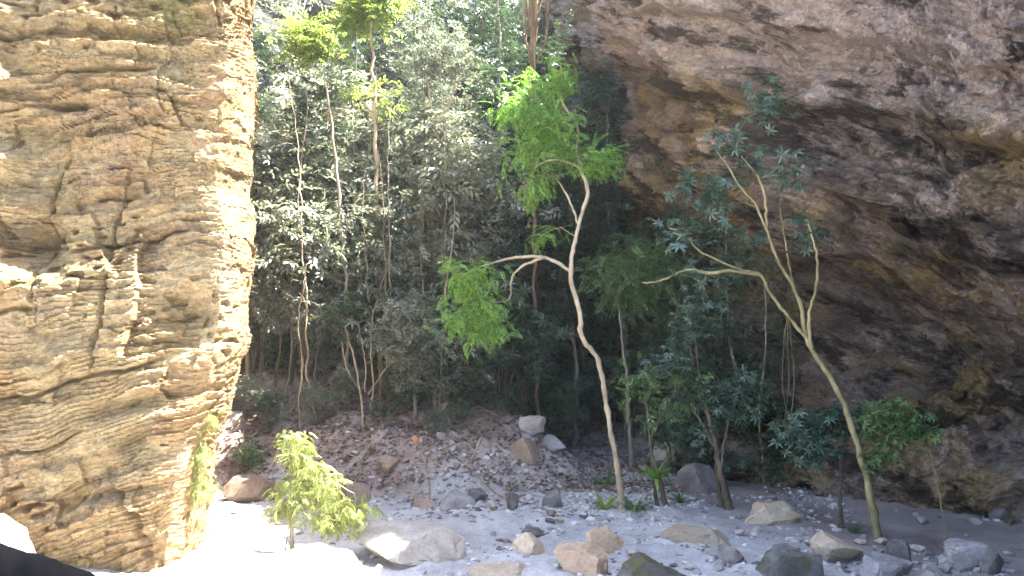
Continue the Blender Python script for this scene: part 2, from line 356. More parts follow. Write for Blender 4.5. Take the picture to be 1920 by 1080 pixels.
for c, xa, xb, dep in ((5.35, -6, -3.3, 0.14), (4.9, -4.6, -3.2, 0.12), (4.62, -5.4, -3.9, 0.16), (3.75, -6, -3.4, 0.10), (3.3, -4.3, -2.9, 0.14), (2.75, -6, -4.2, 0.12), (2.05, -5, -3.0, 0.12), (1.55, -6, -3.6, 0.10), (0.95, -4.6, -3.1, 0.14)):
    off_ = dipz-c+0.10*fbm(bx*1.4+c, by*1.4, Zz*0.4, 66, 3)
    D -= dep*np.exp(-(off_/0.022)**2)*sstep(xa, xa+0.4, bx)*sstep(xb, xb-0.4, bx)*sstep(-0.25, 0.1, pn(bx*1.1+c*7, 0.3, c, 67))
    D += 0.05*sstep(0.0, 0.03, off_)*sstep(0.5, 0.2, off_)*sstep(xa, xa+0.4, bx)*sstep(xb, xb-0.4, bx)
D = D*(1-0.62*edge)-0.10
fr = lambda px, py: (P(px, py, 7.9)[0], P(px, py, 7.9)[2])
for (px, py, rw, rh, amt) in [(100, 460, 0.20, 0.22, -0.35), (160, 190, 0.22, 0.06, -0.28), (60, 400, 0.35, 0.25, 0.30), (60, 520, 0.4, 0.2, 0.28),
                              (380, 590, 0.2, 0.25, -0.25), (310, 760, 0.5, 0.10, -0.22), (330, 830, 0.14, 0.14, -0.25), (240, 900, 0.45, 0.20, -0.12),
                              (250, 55, 0.6, 0.07, -0.2), (300, 90, 0.5, 0.08, -0.16), (5, 90, 0.16, 0.55, 0.55), (30, 300, 0.20, 0.14, 0.5), (30, 25, 0.2, 0.1, 0.3), (35, 150, 0.2, 0.07, 0.25), (300, 940, 0.5, 0.05, -0.15)]:
    cx, cz = fr(px, py); D += amt*bump(cx, rw, bx)*bump(cz, rh, Zz-0.2*(bx-cx)*(py > 600))*sstep(9.2, 8.6, by)
# the edge draws in towards the foot
pull = 0.20+0.50*sstep(2.9, 0.3, Zz)*sstep(-5.5, -3.0, bx)
Vx = bx+nr[:, 0][:, None]*D-pull; Vy = by+nr[:, 1][:, None]*D
Vx += 0.08*sstep(-3.6, -2.8, bx)*(fbm(0.0, by*0.2, Zz*1.1, 65, 4))
V = np.stack([Vx, Vy, Zz], -1).reshape(-1, 3); Fq = grid_faces(len(s), len(zz_))
mrow = len(zz_); top_i = np.arange(len(s))*mrow+mrow-1
cidx = len(V); V = np.vstack([V, [[-9.5, 11, 12.6]]])
tris = np.stack([top_i[:-1], top_i[1:], np.full(len(s)-1, cidx)], -1)
cliff = link('sandstone_cliff', mesh('sandstone_cliff', V, [Fq, tris], M['left_rock'], False))
tag(cliff, 'tall tan sandstone cliff with thin layers and a sunlit edge', 'cliff', kind='structure')

# right-hand cave wall: path comes towards the camera
rp = [(2.2, 30), (2.5, 24), (3.0, 19.5), (3.7, 16.5), (4.4, 14.0), (5.6, 12.2), (6.9, 10.8), (8.2, 8.8), (9.0, 6), (9.4, 2), (9.6, -3)]
def s_right(Lt):
    return np.concatenate([np.linspace(0, 8, 60, endpoint=False), np.linspace(8, 23.0, 560, endpoint=False), np.linspace(23.0, Lt, 50)])
pt, s = resample(rp, s_right); nr = path_normals(pt)
RH = 1.0
zz_ = np.concatenate([np.linspace(-0.8, 10.5, 430, endpoint=False), np.linspace(10.5, 12.8, 40)])
Sx, Zz = np.meshgrid(s, zz_, indexing='ij'); bx = pt[:, 0][:, None]+0*Zz; by = pt[:, 1][:, None]+0*Zz
Zz = np.where(Zz > 10, 10+(Zz-10)*(0.03+0.02*sstep(13.5, 16.5, Sx)+0.75*sstep(12.6, 11.0, Sx)), Zz)      # unseen rim kept low to let the sun in, higher at the back
warp = 0.5*fbm(bx*0.3, by*0.3, Zz*0.3, 71, 3)
dz = Zz+0.40*(Sx-15.0)+warp
near_w = sstep(13.5, 16.0, Sx)                      # 1 near the camera
D = -(0.9+1.0*bump(18.5, 2.4, Sx))*bump(2.3, 1.25, Zz+0.2*(Sx-18))*sstep(10, 13, Sx)+0.45*sstep(0.9, 0.2, Zz)*near_w      # undercut hollow at the foot
D += 0.85*bump(4.8, 1.1, Zz+0.25*(Sx-16))*near_w
D += (1-near_w)*0.13*np.clip(Zz-2.5, 0, 9) + near_w*0.13*np.clip(Zz-3.5, 0, 10)
D += 7.2*sstep(5.5, 9.0, Zz)*sstep(4.9, 3.5, by)                 # unseen roof added over the viewpoint to shade the near log
D += 0.60*fbm(bx*0.32, by*0.32, Zz*0.36, 73, 3)
D += 0.22*fbm(bx*0.6, by*0.6, dz*0.9, 75, 3)
we = 0.25*fbm(bx*0.8, by*0.8, Zz*0.8, 72, 4); D += 0.75*sstep(6.75, 6.90, dz+we)*sstep(12, 15, Sx)+0.60*sstep(5.35, 5.50, dz+1.5*we)*near_w+0.45*sstep(4.2, 4.35, dz-1.5*we)*near_w+0.3*sstep(7.7, 7.8, dz+1.8*we)*near_w
k1 = sstep(-0.2, 0.3, pn(bx*0.45, by*0.45, Zz*0.5, 76))*(0.35+0.65*near_w); k2 = sstep(-0.2, 0.3, pn(bx*0.9, by*0.9, Zz*0.9, 78))
wz = 0.5*fbm(bx*0.9, by*0.9, Zz*0.9, 74, 4)
D += 0.50*k1*saw(dz*0.75+1.3*wz, 2.2)+0.16*k2*saw(dz*2.3+2.2*wz, 2.0)*(0.4+0.6*near_w)+0.06*saw(dz*6+3*wz, 1.6)*(0.4+0.6*near_w)
D += 0.22*np.abs(fbm(bx*1.5, by*1.5, dz*2.2, 81, 4))+0.14*fbm(bx*2.6, by*2.6, Zz*2.8, 82, 4)+0.10*np.abs(fbm(bx*6, by*6, dz*9, 83, 3))
D += 0.30*cell((Sx+wz)*0.7+0.4*np.floor(dz*0.7+wz), dz*0.7+wz, 85)+0.16*cell((Sx+wz)*1.6+0.4*np.floor(dz*1.9+wz), dz*1.9+2*wz, 86)
pit = pn(bx*1.6, by*1.6, dz*2.6, 89); D -= 0.45*sstep(0.2, 0.45, pit)*sstep(-0.1, 0.25, pn(bx*0.35+4, by*0.35, Zz*0.4, 92))
for (px, py, d, rw, rh, amt) in [(1480, 300, 14.5, 0.35, 0.8, -0.9), (1885, 95, 10.0, 0.18, 0.16, -0.5), (1560, 700, 13, 1.2, 1.4, -0.5), (1850, 385, 10.5, 0.12, 0.06, -0.3),
                                 (1330, 130, 16, 1.0, 1.1, 0.35), (1760, 580, 11, 0.7, 0.7, 0.35), (1080, 120, 19, 0.5, 1.5, -0.8)]:
    q = P(px, py, d); i = np.argmin((pt[:, 1]-d)**2); D += amt*bump(s[i], rw*1.5, Sx)*bump(q[2], rh, Zz)
V = np.stack([bx+nr[:, 0][:, None]*D*1.0, by+nr[:, 1][:, None]*D, Zz], -1).reshape(-1, 3)
mrow = len(zz_); top_i = np.arange(len(s))*mrow+mrow-1; base = len(V); zt = V[top_i, 2]+1.0
V = np.vstack([V, np.stack([np.full(len(s), 45.0), pt[:, 1], zt], -1)])
cap = np.stack([top_i[:-1], top_i[1:], base+np.arange(1, len(s)), base+np.arange(len(s)-1)], -1)
cave = link('cave_wall', mesh('cave_wall', V, [grid_faces(len(s), mrow), cap], M['right_rock'], False))
tag(cave, 'brown overhanging cave wall with dark hollows and slanting layers', 'cave wall', kind='structure')

# canyon wall behind the trees
kp = [(-16, 13), (-13, 17), (-10.5, 22), (-7, 26.5), (-2, 28.5), (2, 28), (5, 26), (9, 26)]
pt, s = resample(kp, 260); nr = path_normals(pt); zz_ = np.linspace(-0.5, 17, 200)
Sx, Zz = np.meshgrid(s, zz_, indexing='ij'); bx = pt[:, 0][:, None]+0*Zz; by = pt[:, 1][:, None]+0*Zz
D = 0.9*fbm(bx*0.25, by*0.25, Zz*0.25, 91, 4)+0.35*np.tanh(4*pn(bx*0.15, by*0.15, Zz*0.9, 93))+0.25*fbm(bx*0.9, by*0.9, Zz*1.2, 95, 4)
D -= 0.5*np.exp(-(pn(bx*0.5, by*0.5, Zz*0.2, 97)/0.05)**2)
V = np.stack([bx+nr[:, 0][:, None]*D, by+nr[:, 1][:, None]*D, Zz], -1).reshape(-1, 3)
mrow = len(zz_); top_i = np.arange(len(s))*mrow+mrow-1; base = len(V)
V = np.vstack([V, np.stack([pt[:, 0]*2.2, np.full(len(s), 90.0), np.full(len(s), 20.0)], -1)])
cap = np.stack([top_i[:-1], top_i[1:], base+np.arange(1, len(s)), base+np.arange(len(s)-1)], -1)
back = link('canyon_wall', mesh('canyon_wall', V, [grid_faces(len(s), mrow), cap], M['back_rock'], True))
tag(back, 'dark shaded canyon wall closing the view behind the trees', 'canyon wall', kind='structure')

# ------------------------------------------------------------------ rocks
def ico(sub):
    import bmesh
    bm = bmesh.new(); bmesh.ops.create_icosphere(bm, subdivisions=sub, radius=1.0)
    V = np.array([v.co[:] for v in bm.verts]); Fc = np.array([[v.index for v in f.verts] for f in bm.faces]); bm.free()
    return V, Fc
ICO = {k: ico(k) for k in (1, 2, 3, 4)}
def rock_mesh(name, seed, dims, mat, sub=3, blocky=0.5, cuts=9, flat_top=False):
    r = np.random.default_rng(seed); V, Fc = ICO[sub]; V = V.copy()
    if blocky > 0: V = np.sign(V)*np.abs(V)**(1-0.45*blocky)
    for _ in range(cuts+8):
        n = r.normal(size=3); n /= np.linalg.norm(n); dd = r.uniform(0.42, 0.85)
        V -= np.maximum(0, V@n-dd)[:, None]*n
    if flat_top:
        n = np.array([r.normal()*0.12, r.normal()*0.12, 1]); n /= np.linalg.norm(n); V -= np.maximum(0, V@n-0.5)[:, None]*n
    nn = V/np.linalg.norm(V, axis=1)[:, None]
    V += nn*(0.07*fbm(V[:, 0]*1.6, V[:, 1]*1.6, V[:, 2]*1.6, seed, 3)+0.05*fbm(V[:, 0]*5, V[:, 1]*5, V[:, 2]*7, seed+3, 3))[:, None]
    mn, mx = V.min(0), V.max(0); V = (V-(mn+mx)/2)/((mx-mn)/2); V *= np.array(dims)/2
    V[:, 2] -= V[:, 2].min()
    me = mesh(name, V, [Fc], mat, True); me.set_sharp_from_angle(angle=0.42)
    return me
ROCKS = [  # px, base py, width px, height px, material, label, flat, tilt, name
 (748, 1062, 250, 88, 'pale_stone', 'broad white slab bleached by sun just right of the feathery sapling', True, 0.14, 'flat_rock'),
 (575, 1100, 240, 75, 'tan_stone', 'sunlit low rock with brown front face at the bottom edge below the sapling', True, -0.05, 'rock'),
 (400, 1105, 330, 60, 'pale_stone', 'long bright rock lying along the foot of the tan cliff', True, 0.0, 'rock'),
 (935, 1092, 140, 38, 'tan_stone', 'flat tan slab cut by the bottom edge left of the orange blocks', True, 0.0, 'flat_rock'),
 (1128, 1040, 80, 58, 'orange_stone', 'upper of two peach coloured blocks near the bottom centre', True, 0.15, 'rock'),
 (1100, 1078, 110, 62, 'orange_stone', 'lower of two peach coloured blocks near the bottom centre', True, -0.08, 'rock'),
 (993, 1042, 72, 46, 'tan_stone', 'rounded tan stone alone on the sand left of the peach blocks', False, 0.0, 'rock'),
 (1000, 1012, 50, 22, 'dark_stone', 'flat dark stone perched behind the rounded tan stone', True, 0.0, 'rock'),
 (1215, 1108, 170, 82, 'mossy_stone', 'dark grey boulder with olive patches at the bottom edge', False, 0.0, 'boulder'),
 (1470, 1092, 145, 80, 'mossy_stone', 'square dark olive block in the white sand at the bottom', True, 0.04, 'boulder'),
 (1568, 1058, 120, 56, 'tan_stone', 'slanted tan slab beside the foot of the leaning tree', True, 0.28, 'flat_rock'),
 (1650, 1085, 120, 50, 'grey_stone', 'grey flat slab below the foot of the leaning tree', True, 0.1, 'flat_rock'),
 (1690, 1066, 52, 58, 'dark_stone', 'jagged dark stone standing right of the leaning tree foot', False, 0.0, 'rock'),
 (1815, 1070, 130, 50, 'grey_stone', 'greenish flat slab under the hanging stem at lower right', True, 0.05, 'flat_rock'),
 (1862, 1078, 52, 56, 'dark_stone', 'dark broken stone at the right end of the greenish slab', False, 0.0, 'rock'),
 (1368, 1058, 52, 32, 'dark_stone', 'small blackish wedge stone left of the square olive block', False, 0.2, 'rock'),
 (1450, 985, 130, 48, 'tan_stone', 'low tan crumbling mound where dark sand begins', False, 0.0, 'rock'),
 (1310, 925, 95, 62, 'dark_stone', 'dark hollowed boulder between the bromeliad and forked shrub', False, 0.1, 'boulder'),
 (858, 958, 78, 38, 'grey_stone', 'grey brown oblong stone at the foot of the bank', False, 0.0, 'rock'),
 (790, 958, 62, 30, 'brown_stone', 'brown stone left of the oblong stone at the bank foot', False, 0.0, 'rock'),
 (893, 942, 48, 26, 'dark_stone', 'blackish stone touching the right end of the oblong stone', False, 0.0, 'rock'),
 (1036, 952, 46, 36, 'dark_stone', 'rounded charcoal stone on gravel left of the tall tree', False, 0.0, 'rock'),
 (959, 955, 34, 36, 'dark_stone', 'upright small black stone on the gravel in mid creek', False, 0.0, 'rock'),
 (990, 812, 58, 44, 'grey_stone', 'pale grey tilted boulder at the top of the rock pile', True, 0.35, 'boulder'),
 (978, 868, 66, 52, 'brown_stone', 'brown rounded boulder below the pale grey tilted one', False, 0.1, 'boulder'),
 (1035, 850, 60, 30, 'grey_stone', 'low grey stone right of the brown rounded boulder', False, 0.1, 'rock'),
 (655, 955, 84, 60, 'brown_stone', 'brown boulder half hidden behind the feathery sapling', False, 0.0, 'boulder'),
 (470, 945, 120, 55, 'brown_stone', 'reddish brown ledge boulder beside the cliff at the bank foot', True, 0.0, 'boulder'),
 (560, 965, 70, 30, 'brown_stone', 'low brown stone behind the sapling stem', False, 0.0, 'rock'),
 (780, 836, 18, 16, 'clay', 'bright orange lump of clay on the bank', False, 0.0, 'rock'),
 (817, 800, 26, 48, 'pale_stone', 'thin white stone standing upright on the bank', False, 0.2, 'rock'),
 (1310, 1018, 150, 30, 'tan_stone', 'broad low tan slab in front of the forked shrub', True, 0.0, 'flat_rock'),
 (1715, 915, 250, 40, 'grey_stone', 'long pale sloping ledge at the foot of the cave wall', True, 0.12, 'flat_rock'),
 (1880, 975, 60, 40, 'dark_stone', 'dark rock at the cave wall foot by the right edge', False, 0.0, 'rock'),
 (1835, 955, 46, 28, 'grey_stone', 'small grey rock between pale ledge and dark rock', False, 0.0, 'rock'),
 (1145, 690, 140, 80, 'grey_stone', 'pale bluish boulder glimpsed through the gap behind the tall tree', False, 0.1, 'boulder'),
 (1255, 865, 70, 40, 'pale_stone', 'pale stone in the white gully behind the bromeliads', False, 0.0, 'rock'),
 (725, 895, 56, 24, 'brown_stone', 'brown flat stone on the lower earth bank', False, 0.1, 'rock'),
 (420, 800, 60, 30, 'pale_stone', 'pale stone high on the bank next to the cliff edge', False, 0.1, 'rock'),
 (-20, 1012, 170, 170, 'pale_stone', 'white sunlit boulder at the left edge above the dark log', False, 0.0, 'boulder'),
 (1750, 1100, 90, 45, 'grey_stone', 'grey stone at the bottom edge between slabs at right', False, 0.0, 'rock'),
 (1560, 1112, 80, 40, 'pale_stone', 'white stone at the bottom edge right of the square block', False, 0.0, 'rock'),
]
SPOTS = []
for q, (px, py, wd, ht, mt, lab, flat, tilt, nm) in enumerate(ROCKS):
    g = G(px, min(py, 1079) if py > 1079 else py)
    if py > 1079: g = G(px, 1079); 
    if px < 0: g = P(px, py, 7.0)
    d = g[1]; wx = 0.88*wd/F_PX*d; hz = ht/F_PX*d*1.3
    me = rock_mesh(nm, 200+q, (wx, wx*random.Random(q).uniform(0.65, 0.95), hz), M[mt], 4 if wd > 90 else 3, 0.75 if flat else 0.35, 10, flat)
    yb = d + (0.25*wx if py <= 1079 else 0.0)
    zb = float(terrain(g[0], yb)) - hz*0.36
    if py > 1079: zb -= (py-1079)/F_PX*d
    o = link(nm, me, None, (g[0], yb, zb), (0.05, tilt, random.Random(q+9).uniform(-0.4, 0.4)))
    SPOTS.append((g[0], yb, wx*0.5))
    tag(o, lab, 'rock' if nm != 'boulder' else 'boulder')

# loose stones one can pick out singly
R = np.random.default_rng(5)
small = {}
for mt in ('pale_stone', 'grey_stone', 'dark_stone', 'brown_stone', 'tan_stone'):
    small[mt] = [rock_mesh('stone', 400+i, (1, R.uniform(0.65, 0.95), R.uniform(0.4, 0.7)), M[mt], 2, 0.4, 8) for i in range(4)]
zones = [ # n, px range, py range, size range (m), weights of materials, label, group
 (85, (700, 1240), (905, 985), (0.06, 0.20), (4, 4, 1.5, 2, 0), 'small loose stone among the gravel strip before the earth bank', 'stones in the gravel strip'),
 (80, (880, 1400), (965, 1078), (0.05, 0.18), (5, 4, 1.5, 0, 1), 'small loose stone lying on the white sand in front', 'stones on the white sand'),
 (55, (1360, 1900), (1000, 1078), (0.07, 0.26), (5, 4, 1.2, 0, 1), 'small loose stone around the foot of the leaning tree', 'stones about the leaning tree'),
 (40, (1040, 1400), (800, 930), (0.10, 0.26), (3, 4, 2, 0, 0), 'loose stone in the pale gully behind the bromeliads', 'stones in the gully'),
 (50, (410, 880), (760, 930), (0.08, 0.26), (3, 3, 1, 4, 0), 'loose stone stuck in the earth bank', 'stones in the bank'),
 (28, (1640, 1915), (885, 985), (0.10, 0.30), (2, 4, 3, 0, 0), 'broken stone at the foot of the cave wall', 'stones under the cave wall'),
 (22, (390, 700), (940, 1040), (0.05, 0.16), (4, 3, 1, 1, 0), 'small stone on the dappled sand around the sapling', 'stones round the sapling')]
keys = list(small)
for (n, xr, yr, sr, wt, lab, grp) in zones:
    wt = np.array(wt)/sum(wt)
    for _ in range(n):
        g = G(R.uniform(*xr), R.uniform(*yr))
        for _t in range(6):
            if float(pn(g[0]*1.1, g[1]*1.1, 0.7, 141)) > 0.0: break
            g = G(R.uniform(*xr), R.uniform(*yr))
        if g[1] > 24: continue
        sz = 0.75*(sr[0]+(sr[1]-sr[0])*R.random()**2.2)
        me = small[keys[R.choice(5, p=wt)]][R.integers(4)]
        o = link('stone', me, None, (g[0], g[1], float(terrain(g[0], g[1]))-0.12*sz), (R.uniform(-.2, .2), R.uniform(-.2, .2), R.uniform(0, 6.28)), (sz, sz, sz))
        tag(o, lab, 'stone', grp)

# gravel: pebbles nobody could count
V0, F0 = ICO[1]
def scatter_pebbles(name, n, sampler, smin, smax, mat, seed):
    r = np.random.default_rng(seed); x, y = sampler(r, n); sz = smin+(smax-smin)*r.random(n)**2.5
    z = terrain(x, y)+0.1*sz
    sc3 = sz[:, None]*np.stack([r.uniform(.7, 1.3, n), r.uniform(.7, 1.3, n), r.uniform(.45, .8, n)], -1)
    jit = 1+0.25*r.normal(size=(n, len(V0), 1))
    a = r.uniform(0, 6.28, n); ca, sa = np.cos(a)[:, None], np.sin(a)[:, None]
    v = V0[None]*jit*sc3[:, None, :]; vx = v[..., 0]*ca-v[..., 1]*sa; vy = v[..., 0]*sa+v[..., 1]*ca
    Vv = np.stack([vx+x[:, None], vy+y[:, None], v[..., 2]+z[:, None]], -1).reshape(-1, 3)
    Fv = (F0[None]+(np.arange(n)*len(V0))[:, None, None]).reshape(-1, 3)
    return mesh(name, Vv, [Fv], mat, False)
def samp_creek(r, n):
    y = 7.0+7.0*r.random(n)**1.2; x = r.uniform(-3.6, 4.6, n)
    keep = fbm(x*0.8, y*0.8, 0.0, 131, 2) + 0.25*np.exp(-((y-11.8)/1.2)**2)*2 + r.normal(0, .1, n) > 0.12
    x = np.where(keep, x, r.uniform(-1.5, 2.5, n)); y = np.where(keep, y, 11.6+0.6*r.normal(size=n)); return x, y
def pebble_material(name, stops):
    m, nt, b, out = newmat(name); k = N(nt); isl = k.n('ShaderNodeNewGeometry').outputs['Random Per Island']
    k.l(k.ramp(isl, stops), b.inputs['Base Color'])
    b.inputs['Roughness'].default_value = 0.85; return m
M['pebble'] = pebble_material('pebbles', [(0, (0.12, 0.11, 0.11)), (0.25, (0.28, 0.25, 0.24)), (0.6, (0.42, 0.40, 0.39)), (1, (0.58, 0.56, 0.54))])
M['pebble_bank'] = pebble_material('bank_rubble', [(0, (0.08, 0.06, 0.05)), (0.4, (0.19, 0.145, 0.12)), (0.8, (0.29, 0.24, 0.215)), (1, (0.42, 0.38, 0.36))])
tag(link('gravel', scatter_pebbles('gravel', 5200, samp_creek, 0.010, 0.055, M['pebble'], 7)), 'fine grey gravel strewn over the creek bed', 'gravel', kind='stuff')
def samp_round(r, n):
    q = r.integers(0, len(SPOTS), n); S_ = np.array(SPOTS)[q]; a = r.uniform(0, 6.28, n); rr = S_[:, 2]*(0.85+0.5*r.random(n)**1.5)+0.02
    return S_[:, 0]+rr*np.cos(a), S_[:, 1]+rr*0.85*np.sin(a)
tag(link('grit', scatter_pebbles('grit', 1500, samp_round, 0.008, 0.05, M['pebble'], 9)), 'loose grit heaped round the feet of the boulders', 'gravel', kind='stuff')
def samp_bank(r, n):
    return r.uniform(-6.5, 1.0, n), 12.2+6.0*r.random(n)
tag(link('rubble', scatter_pebbles('rubble', 2600, samp_bank, 0.015, 0.07, M['pebble_bank'], 8)), 'crumbled stone rubble over the earth bank', 'rubble', kind='stuff')

# dark log in the near corner
def tube(pts, rad, sides=6, jitter=0.0, seed=0, cap=True):
    pts = np.asarray(pts, float); rad = np.asarray(rad, float); n = len(pts)
    t = np.gradient(pts, axis=0); t /= np.linalg.norm(t, axis=1)[:, None]+1e-9
    ref = np.array([0.31, 0.95, 0.05]) if abs(t[:, 2]).mean() > 0.6 else np.array([0.05, 0.1, 1.0])
    u = np.cross(t, ref); u /= np.linalg.norm(u, axis=1)[:, None]+1e-9; v = np.cross(t, u)
    a = np.linspace(0, 2*math.pi, sides, endpoint=False)
    rr = rad[:, None]*np.ones(sides)
    if jitter: rr = rr*(1+jitter*np.random.default_rng(seed).normal(size=(n, sides)))
    V = pts[:, None, :]+rr[..., None]*(np.cos(a)[None, :, None]*u[:, None, :]+np.sin(a)[None, :, None]*v[:, None, :])
    V = V.reshape(-1, 3); i, j = np.meshgrid(np.arange(n-1), np.arange(sides), indexing='ij')
    q = np.stack([i*sides+j, i*sides+(j+1) % sides, (i+1)*sides+(j+1) % sides, (i+1)*sides+j], -1).reshape(-1, 4)
    return V, q
class Geo:
    def __init__(s): s.V = []; s.Q = []; s.T = []; s.n = 0
    def add(s, V, Q=None, T=None):
        if Q is not None and len(Q): s.Q.append(np.asarray(Q)+s.n)
        if T is not None and len(T): s.T.append(np.asarray(T)+s.n)
        s.V.append(V); s.n += len(V)
    def mesh(s, name, mat, smooth=True):
        fs = []
        if s.Q: fs.append(np.vstack(s.Q))
        if s.T: fs.append(np.vstack(s.T))
        return mesh(name, np.vstack(s.V), fs, mat, smooth)
lg = Geo(); cpts = resample([P(-160, 980, 3.0), P(-20, 1022, 3.05), P(90, 1052, 3.1), P(200, 1095, 3.15), P(330, 1150, 3.2)], 40)[0]
lg.add(*tube(cpts-np.array([0, 0, 0.045]), np.linspace(0.06, 0.045, 40), 14, 0.05, 3))
tag(link('log', lg.mesh('log', M['log'])), 'dark smooth log slanting across the bottom left corner', 'log')

# ------------------------------------------------------------------ plants
def leaf_tpl(L, wd, fold=0.25, droop=0.12):
    V = np.array([[0, 0, 0], [0.45*L, 0.5*wd, fold*wd], [L, 0, -droop*L], [0.45*L, -0.5*wd, fold*wd]])
    return V, np.array([[0, 2, 1], [0, 3, 2]])
def rotz(a): c, s_ = math.cos(a), math.sin(a); return np.array([[c, -s_, 0], [s_, c, 0], [0, 0, 1]])
def roty(a): c, s_ = math.cos(a), math.sin(a); return np.array([[c, 0, s_], [0, 1, 0], [-s_, 0, c]])
def spray(kind):
    g = Geo(); r = random.Random(hash(kind) % 1000 if False else len(kind)*17)
    if kind == 'pinnate':                      # feathery: paired leaflets on a drooping stalk
        for i in range(7):
            t = (i+0.6)/7; pos = np.array([0.30*t, 0, -0.10*t*t])
            for sd in (-1, 1):
                V, T = leaf_tpl(0.085*(1-0.35*t), 0.026); V = V@rotz(sd*(1.05-0.45*t)).T@roty(0.25+0.3*t).T+pos; g.add(V, None, T)
        V, T = leaf_tpl(0.07, 0.026); g.add(V@roty(0.6).T+np.array([0.30, 0, -0.10]), None, T)
    elif kind == 'plume':                      # long narrow drooping leaflets
        for i in range(10):
            t = (i+0.5)/10; pos = np.array([0.26*t, 0, -0.14*t*t])
            for sd in (-1, 1):
                V, T = leaf_tpl(0.085, 0.013, 0.2, 0.3); V = V@rotz(sd*0.75).T@roty(0.5+0.5*t).T+pos; g.add(V, None, T)
    elif kind == 'whorl':                      # broad leaves radiating from a tip
        for i in range(7):
            V, T = leaf_tpl(0.15, 0.048, 0.2, 0.2); V = V@roty(-0.15+0.35*r.random()).T@rotz(i*2*math.pi/7+r.uniform(-.2, .2)).T+np.array([0.05, 0, 0]); g.add(V, None, T)
    elif kind == 'oval':                       # alternate oval leaves along a twig
        for i in range(9):
            t = (i+0.3)/9; V, T = leaf_tpl(0.10, 0.042, 0.2, 0.15)
            V = V@roty(r.uniform(-.3, .4)).T@rotz((1 if i % 2 else -1)*r.uniform(.5, 1.1)).T+np.array([0.28*t, 0, -0.04*t]); g.add(V, None, T)
    elif kind == 'small':                      # many small leaves
        for i in range(12):
            t = (i+0.3)/12; V, T = leaf_tpl(0.065, 0.030, 0.2, 0.15)
            V = V@roty(r.uniform(-.5, .5)).T@rotz((1 if i % 2 else -1)*r.uniform(.4, 1.3)).T+np.array([0.26*t, 0, -0.05*t*t+r.uniform(-.015, .015)]); g.add(V, None, T)
    return np.vstack(g.V), np.vstack(g.T)
TPL = {k: spray(k) for k in ('pinnate', 'plume', 'whorl', 'oval', 'small')}
def place_sprays(pos, dirs, kind, rng, size, tilt=0.45):
    Vt, Tt = TPL[kind]; n = len(pos)
    d = dirs/np.linalg.norm(dirs, axis=1)[:, None]
    up = np.array([0, 0, 1.0])+tilt*rng.normal(size=(n, 3)); y = np.cross(up, d); y /= np.linalg.norm(y, axis=1)[:, None]+1e-9
    zv = np.cross(d, y); s_ = size*rng.uniform(0.7, 1.3, n)
    V = pos[:, None, :]+s_[:, None, None]*(Vt[None, :, 0:1]*d[:, None]+Vt[None, :, 1:2]*y[:, None]+Vt[None, :, 2:3]*zv[:, None])
    T = (Tt[None]+(np.arange(n)*len(Vt))[:, None, None]).reshape(-1, 3)
    return V.reshape(-1, 3), T
def grow(skel, clumps, kind, per_tip, size, seed, droop=0.2, limb_r=0.011, spread=0.16, wob=0.12, sides=7, tilt=0.45):
    """skel: [(points, radii)]; clumps: [(centre, radii, tips)] -> wood Geo, leaf Geo. Each tip is tied to the nearest wood already grown."""
    rng = np.random.default_rng(seed); wood = Geo(); leaf = Geo(); nodes = []; nrad = []
    for pts, rad in skel:
        p, _ = resample(pts, max(10, 5*len(pts))); rr = np.interp(np.linspace(0, 1, len(p)), np.linspace(0, 1, len(rad)), rad)
        seg = np.linalg.norm(np.diff(p, axis=0), axis=1).mean()
        if pts is skel[0][0]: rr = rr*(1+0.7*np.exp(-np.linalg.norm(p-p[0], axis=1)/0.13))
        p[1:-1] += 0.08*seg*rng.normal(size=(len(p)-2, 3))
        wood.add(*tube(p, rr*(1+0.10*rng.normal(size=len(p))), sides+1, 0.07, seed)); k = len(p)//3 if clumps else 0
        nodes.append(p[k:]); nrad.append(rr[k:])
    nodes = np.vstack(nodes); nrad = np.concatenate(nrad)
    tips = []
    for c, rd, n in clumps:
        u = rng.normal(size=(n, 3)); u /= np.linalg.norm(u, axis=1)[:, None]; u *= rng.random((n, 1))**0.45
        tips.append(np.asarray(c)+u*np.asarray(rd))
    if not tips: return wood, leaf
    tips = np.vstack(tips); order = np.argsort([np.min(np.linalg.norm(nodes-t, axis=1)) for t in tips])
    sp, sd = [], []
    for t in tips[order]:
        dv = nodes-t; dist = np.linalg.norm(dv, axis=1)+0.6*np.maximum(0, dv[:, 2]); i = int(np.argmin(dist)); a = nodes[i]; L = np.linalg.norm(t-a)
        m = 5; tt = np.linspace(0, 1, m)[:, None]; p = a+(t-a)*tt
        p[:, 2] += 0.12*L*np.sin(math.pi*tt[:, 0]); p[1:-1] += wob*L*0.5*rng.normal(size=(m-2, 3))
        r0 = min(nrad[i]*0.75, limb_r*(0.4+0.8*L)); r1 = max(0.0028, r0*0.35)
        wood.add(*tube(p, np.linspace(r0, r1, m), 4)); nodes = np.vstack([nodes, p[1:]]); nrad = np.concatenate([nrad, np.linspace(r0, r1, m)[1:]])
        if per_tip:
            q = rng.integers(1, m, per_tip); base = p[q]+spread*rng.normal(size=(per_tip, 3))*np.array([1, 1, 0.7])
            out = (t-a)/(L+1e-6)*0.6+rng.normal(size=(per_tip, 3))*np.array([0.8, 0.8, 0.35]); out[:, 2] -= droop
            sp.append(base); sd.append(out)
    if sp: leaf.add(*(lambda VT: (VT[0], None, VT[1]))(place_sprays(np.vstack(sp), np.vstack(sd), kind, rng, size, tilt)))
    return wood, leaf
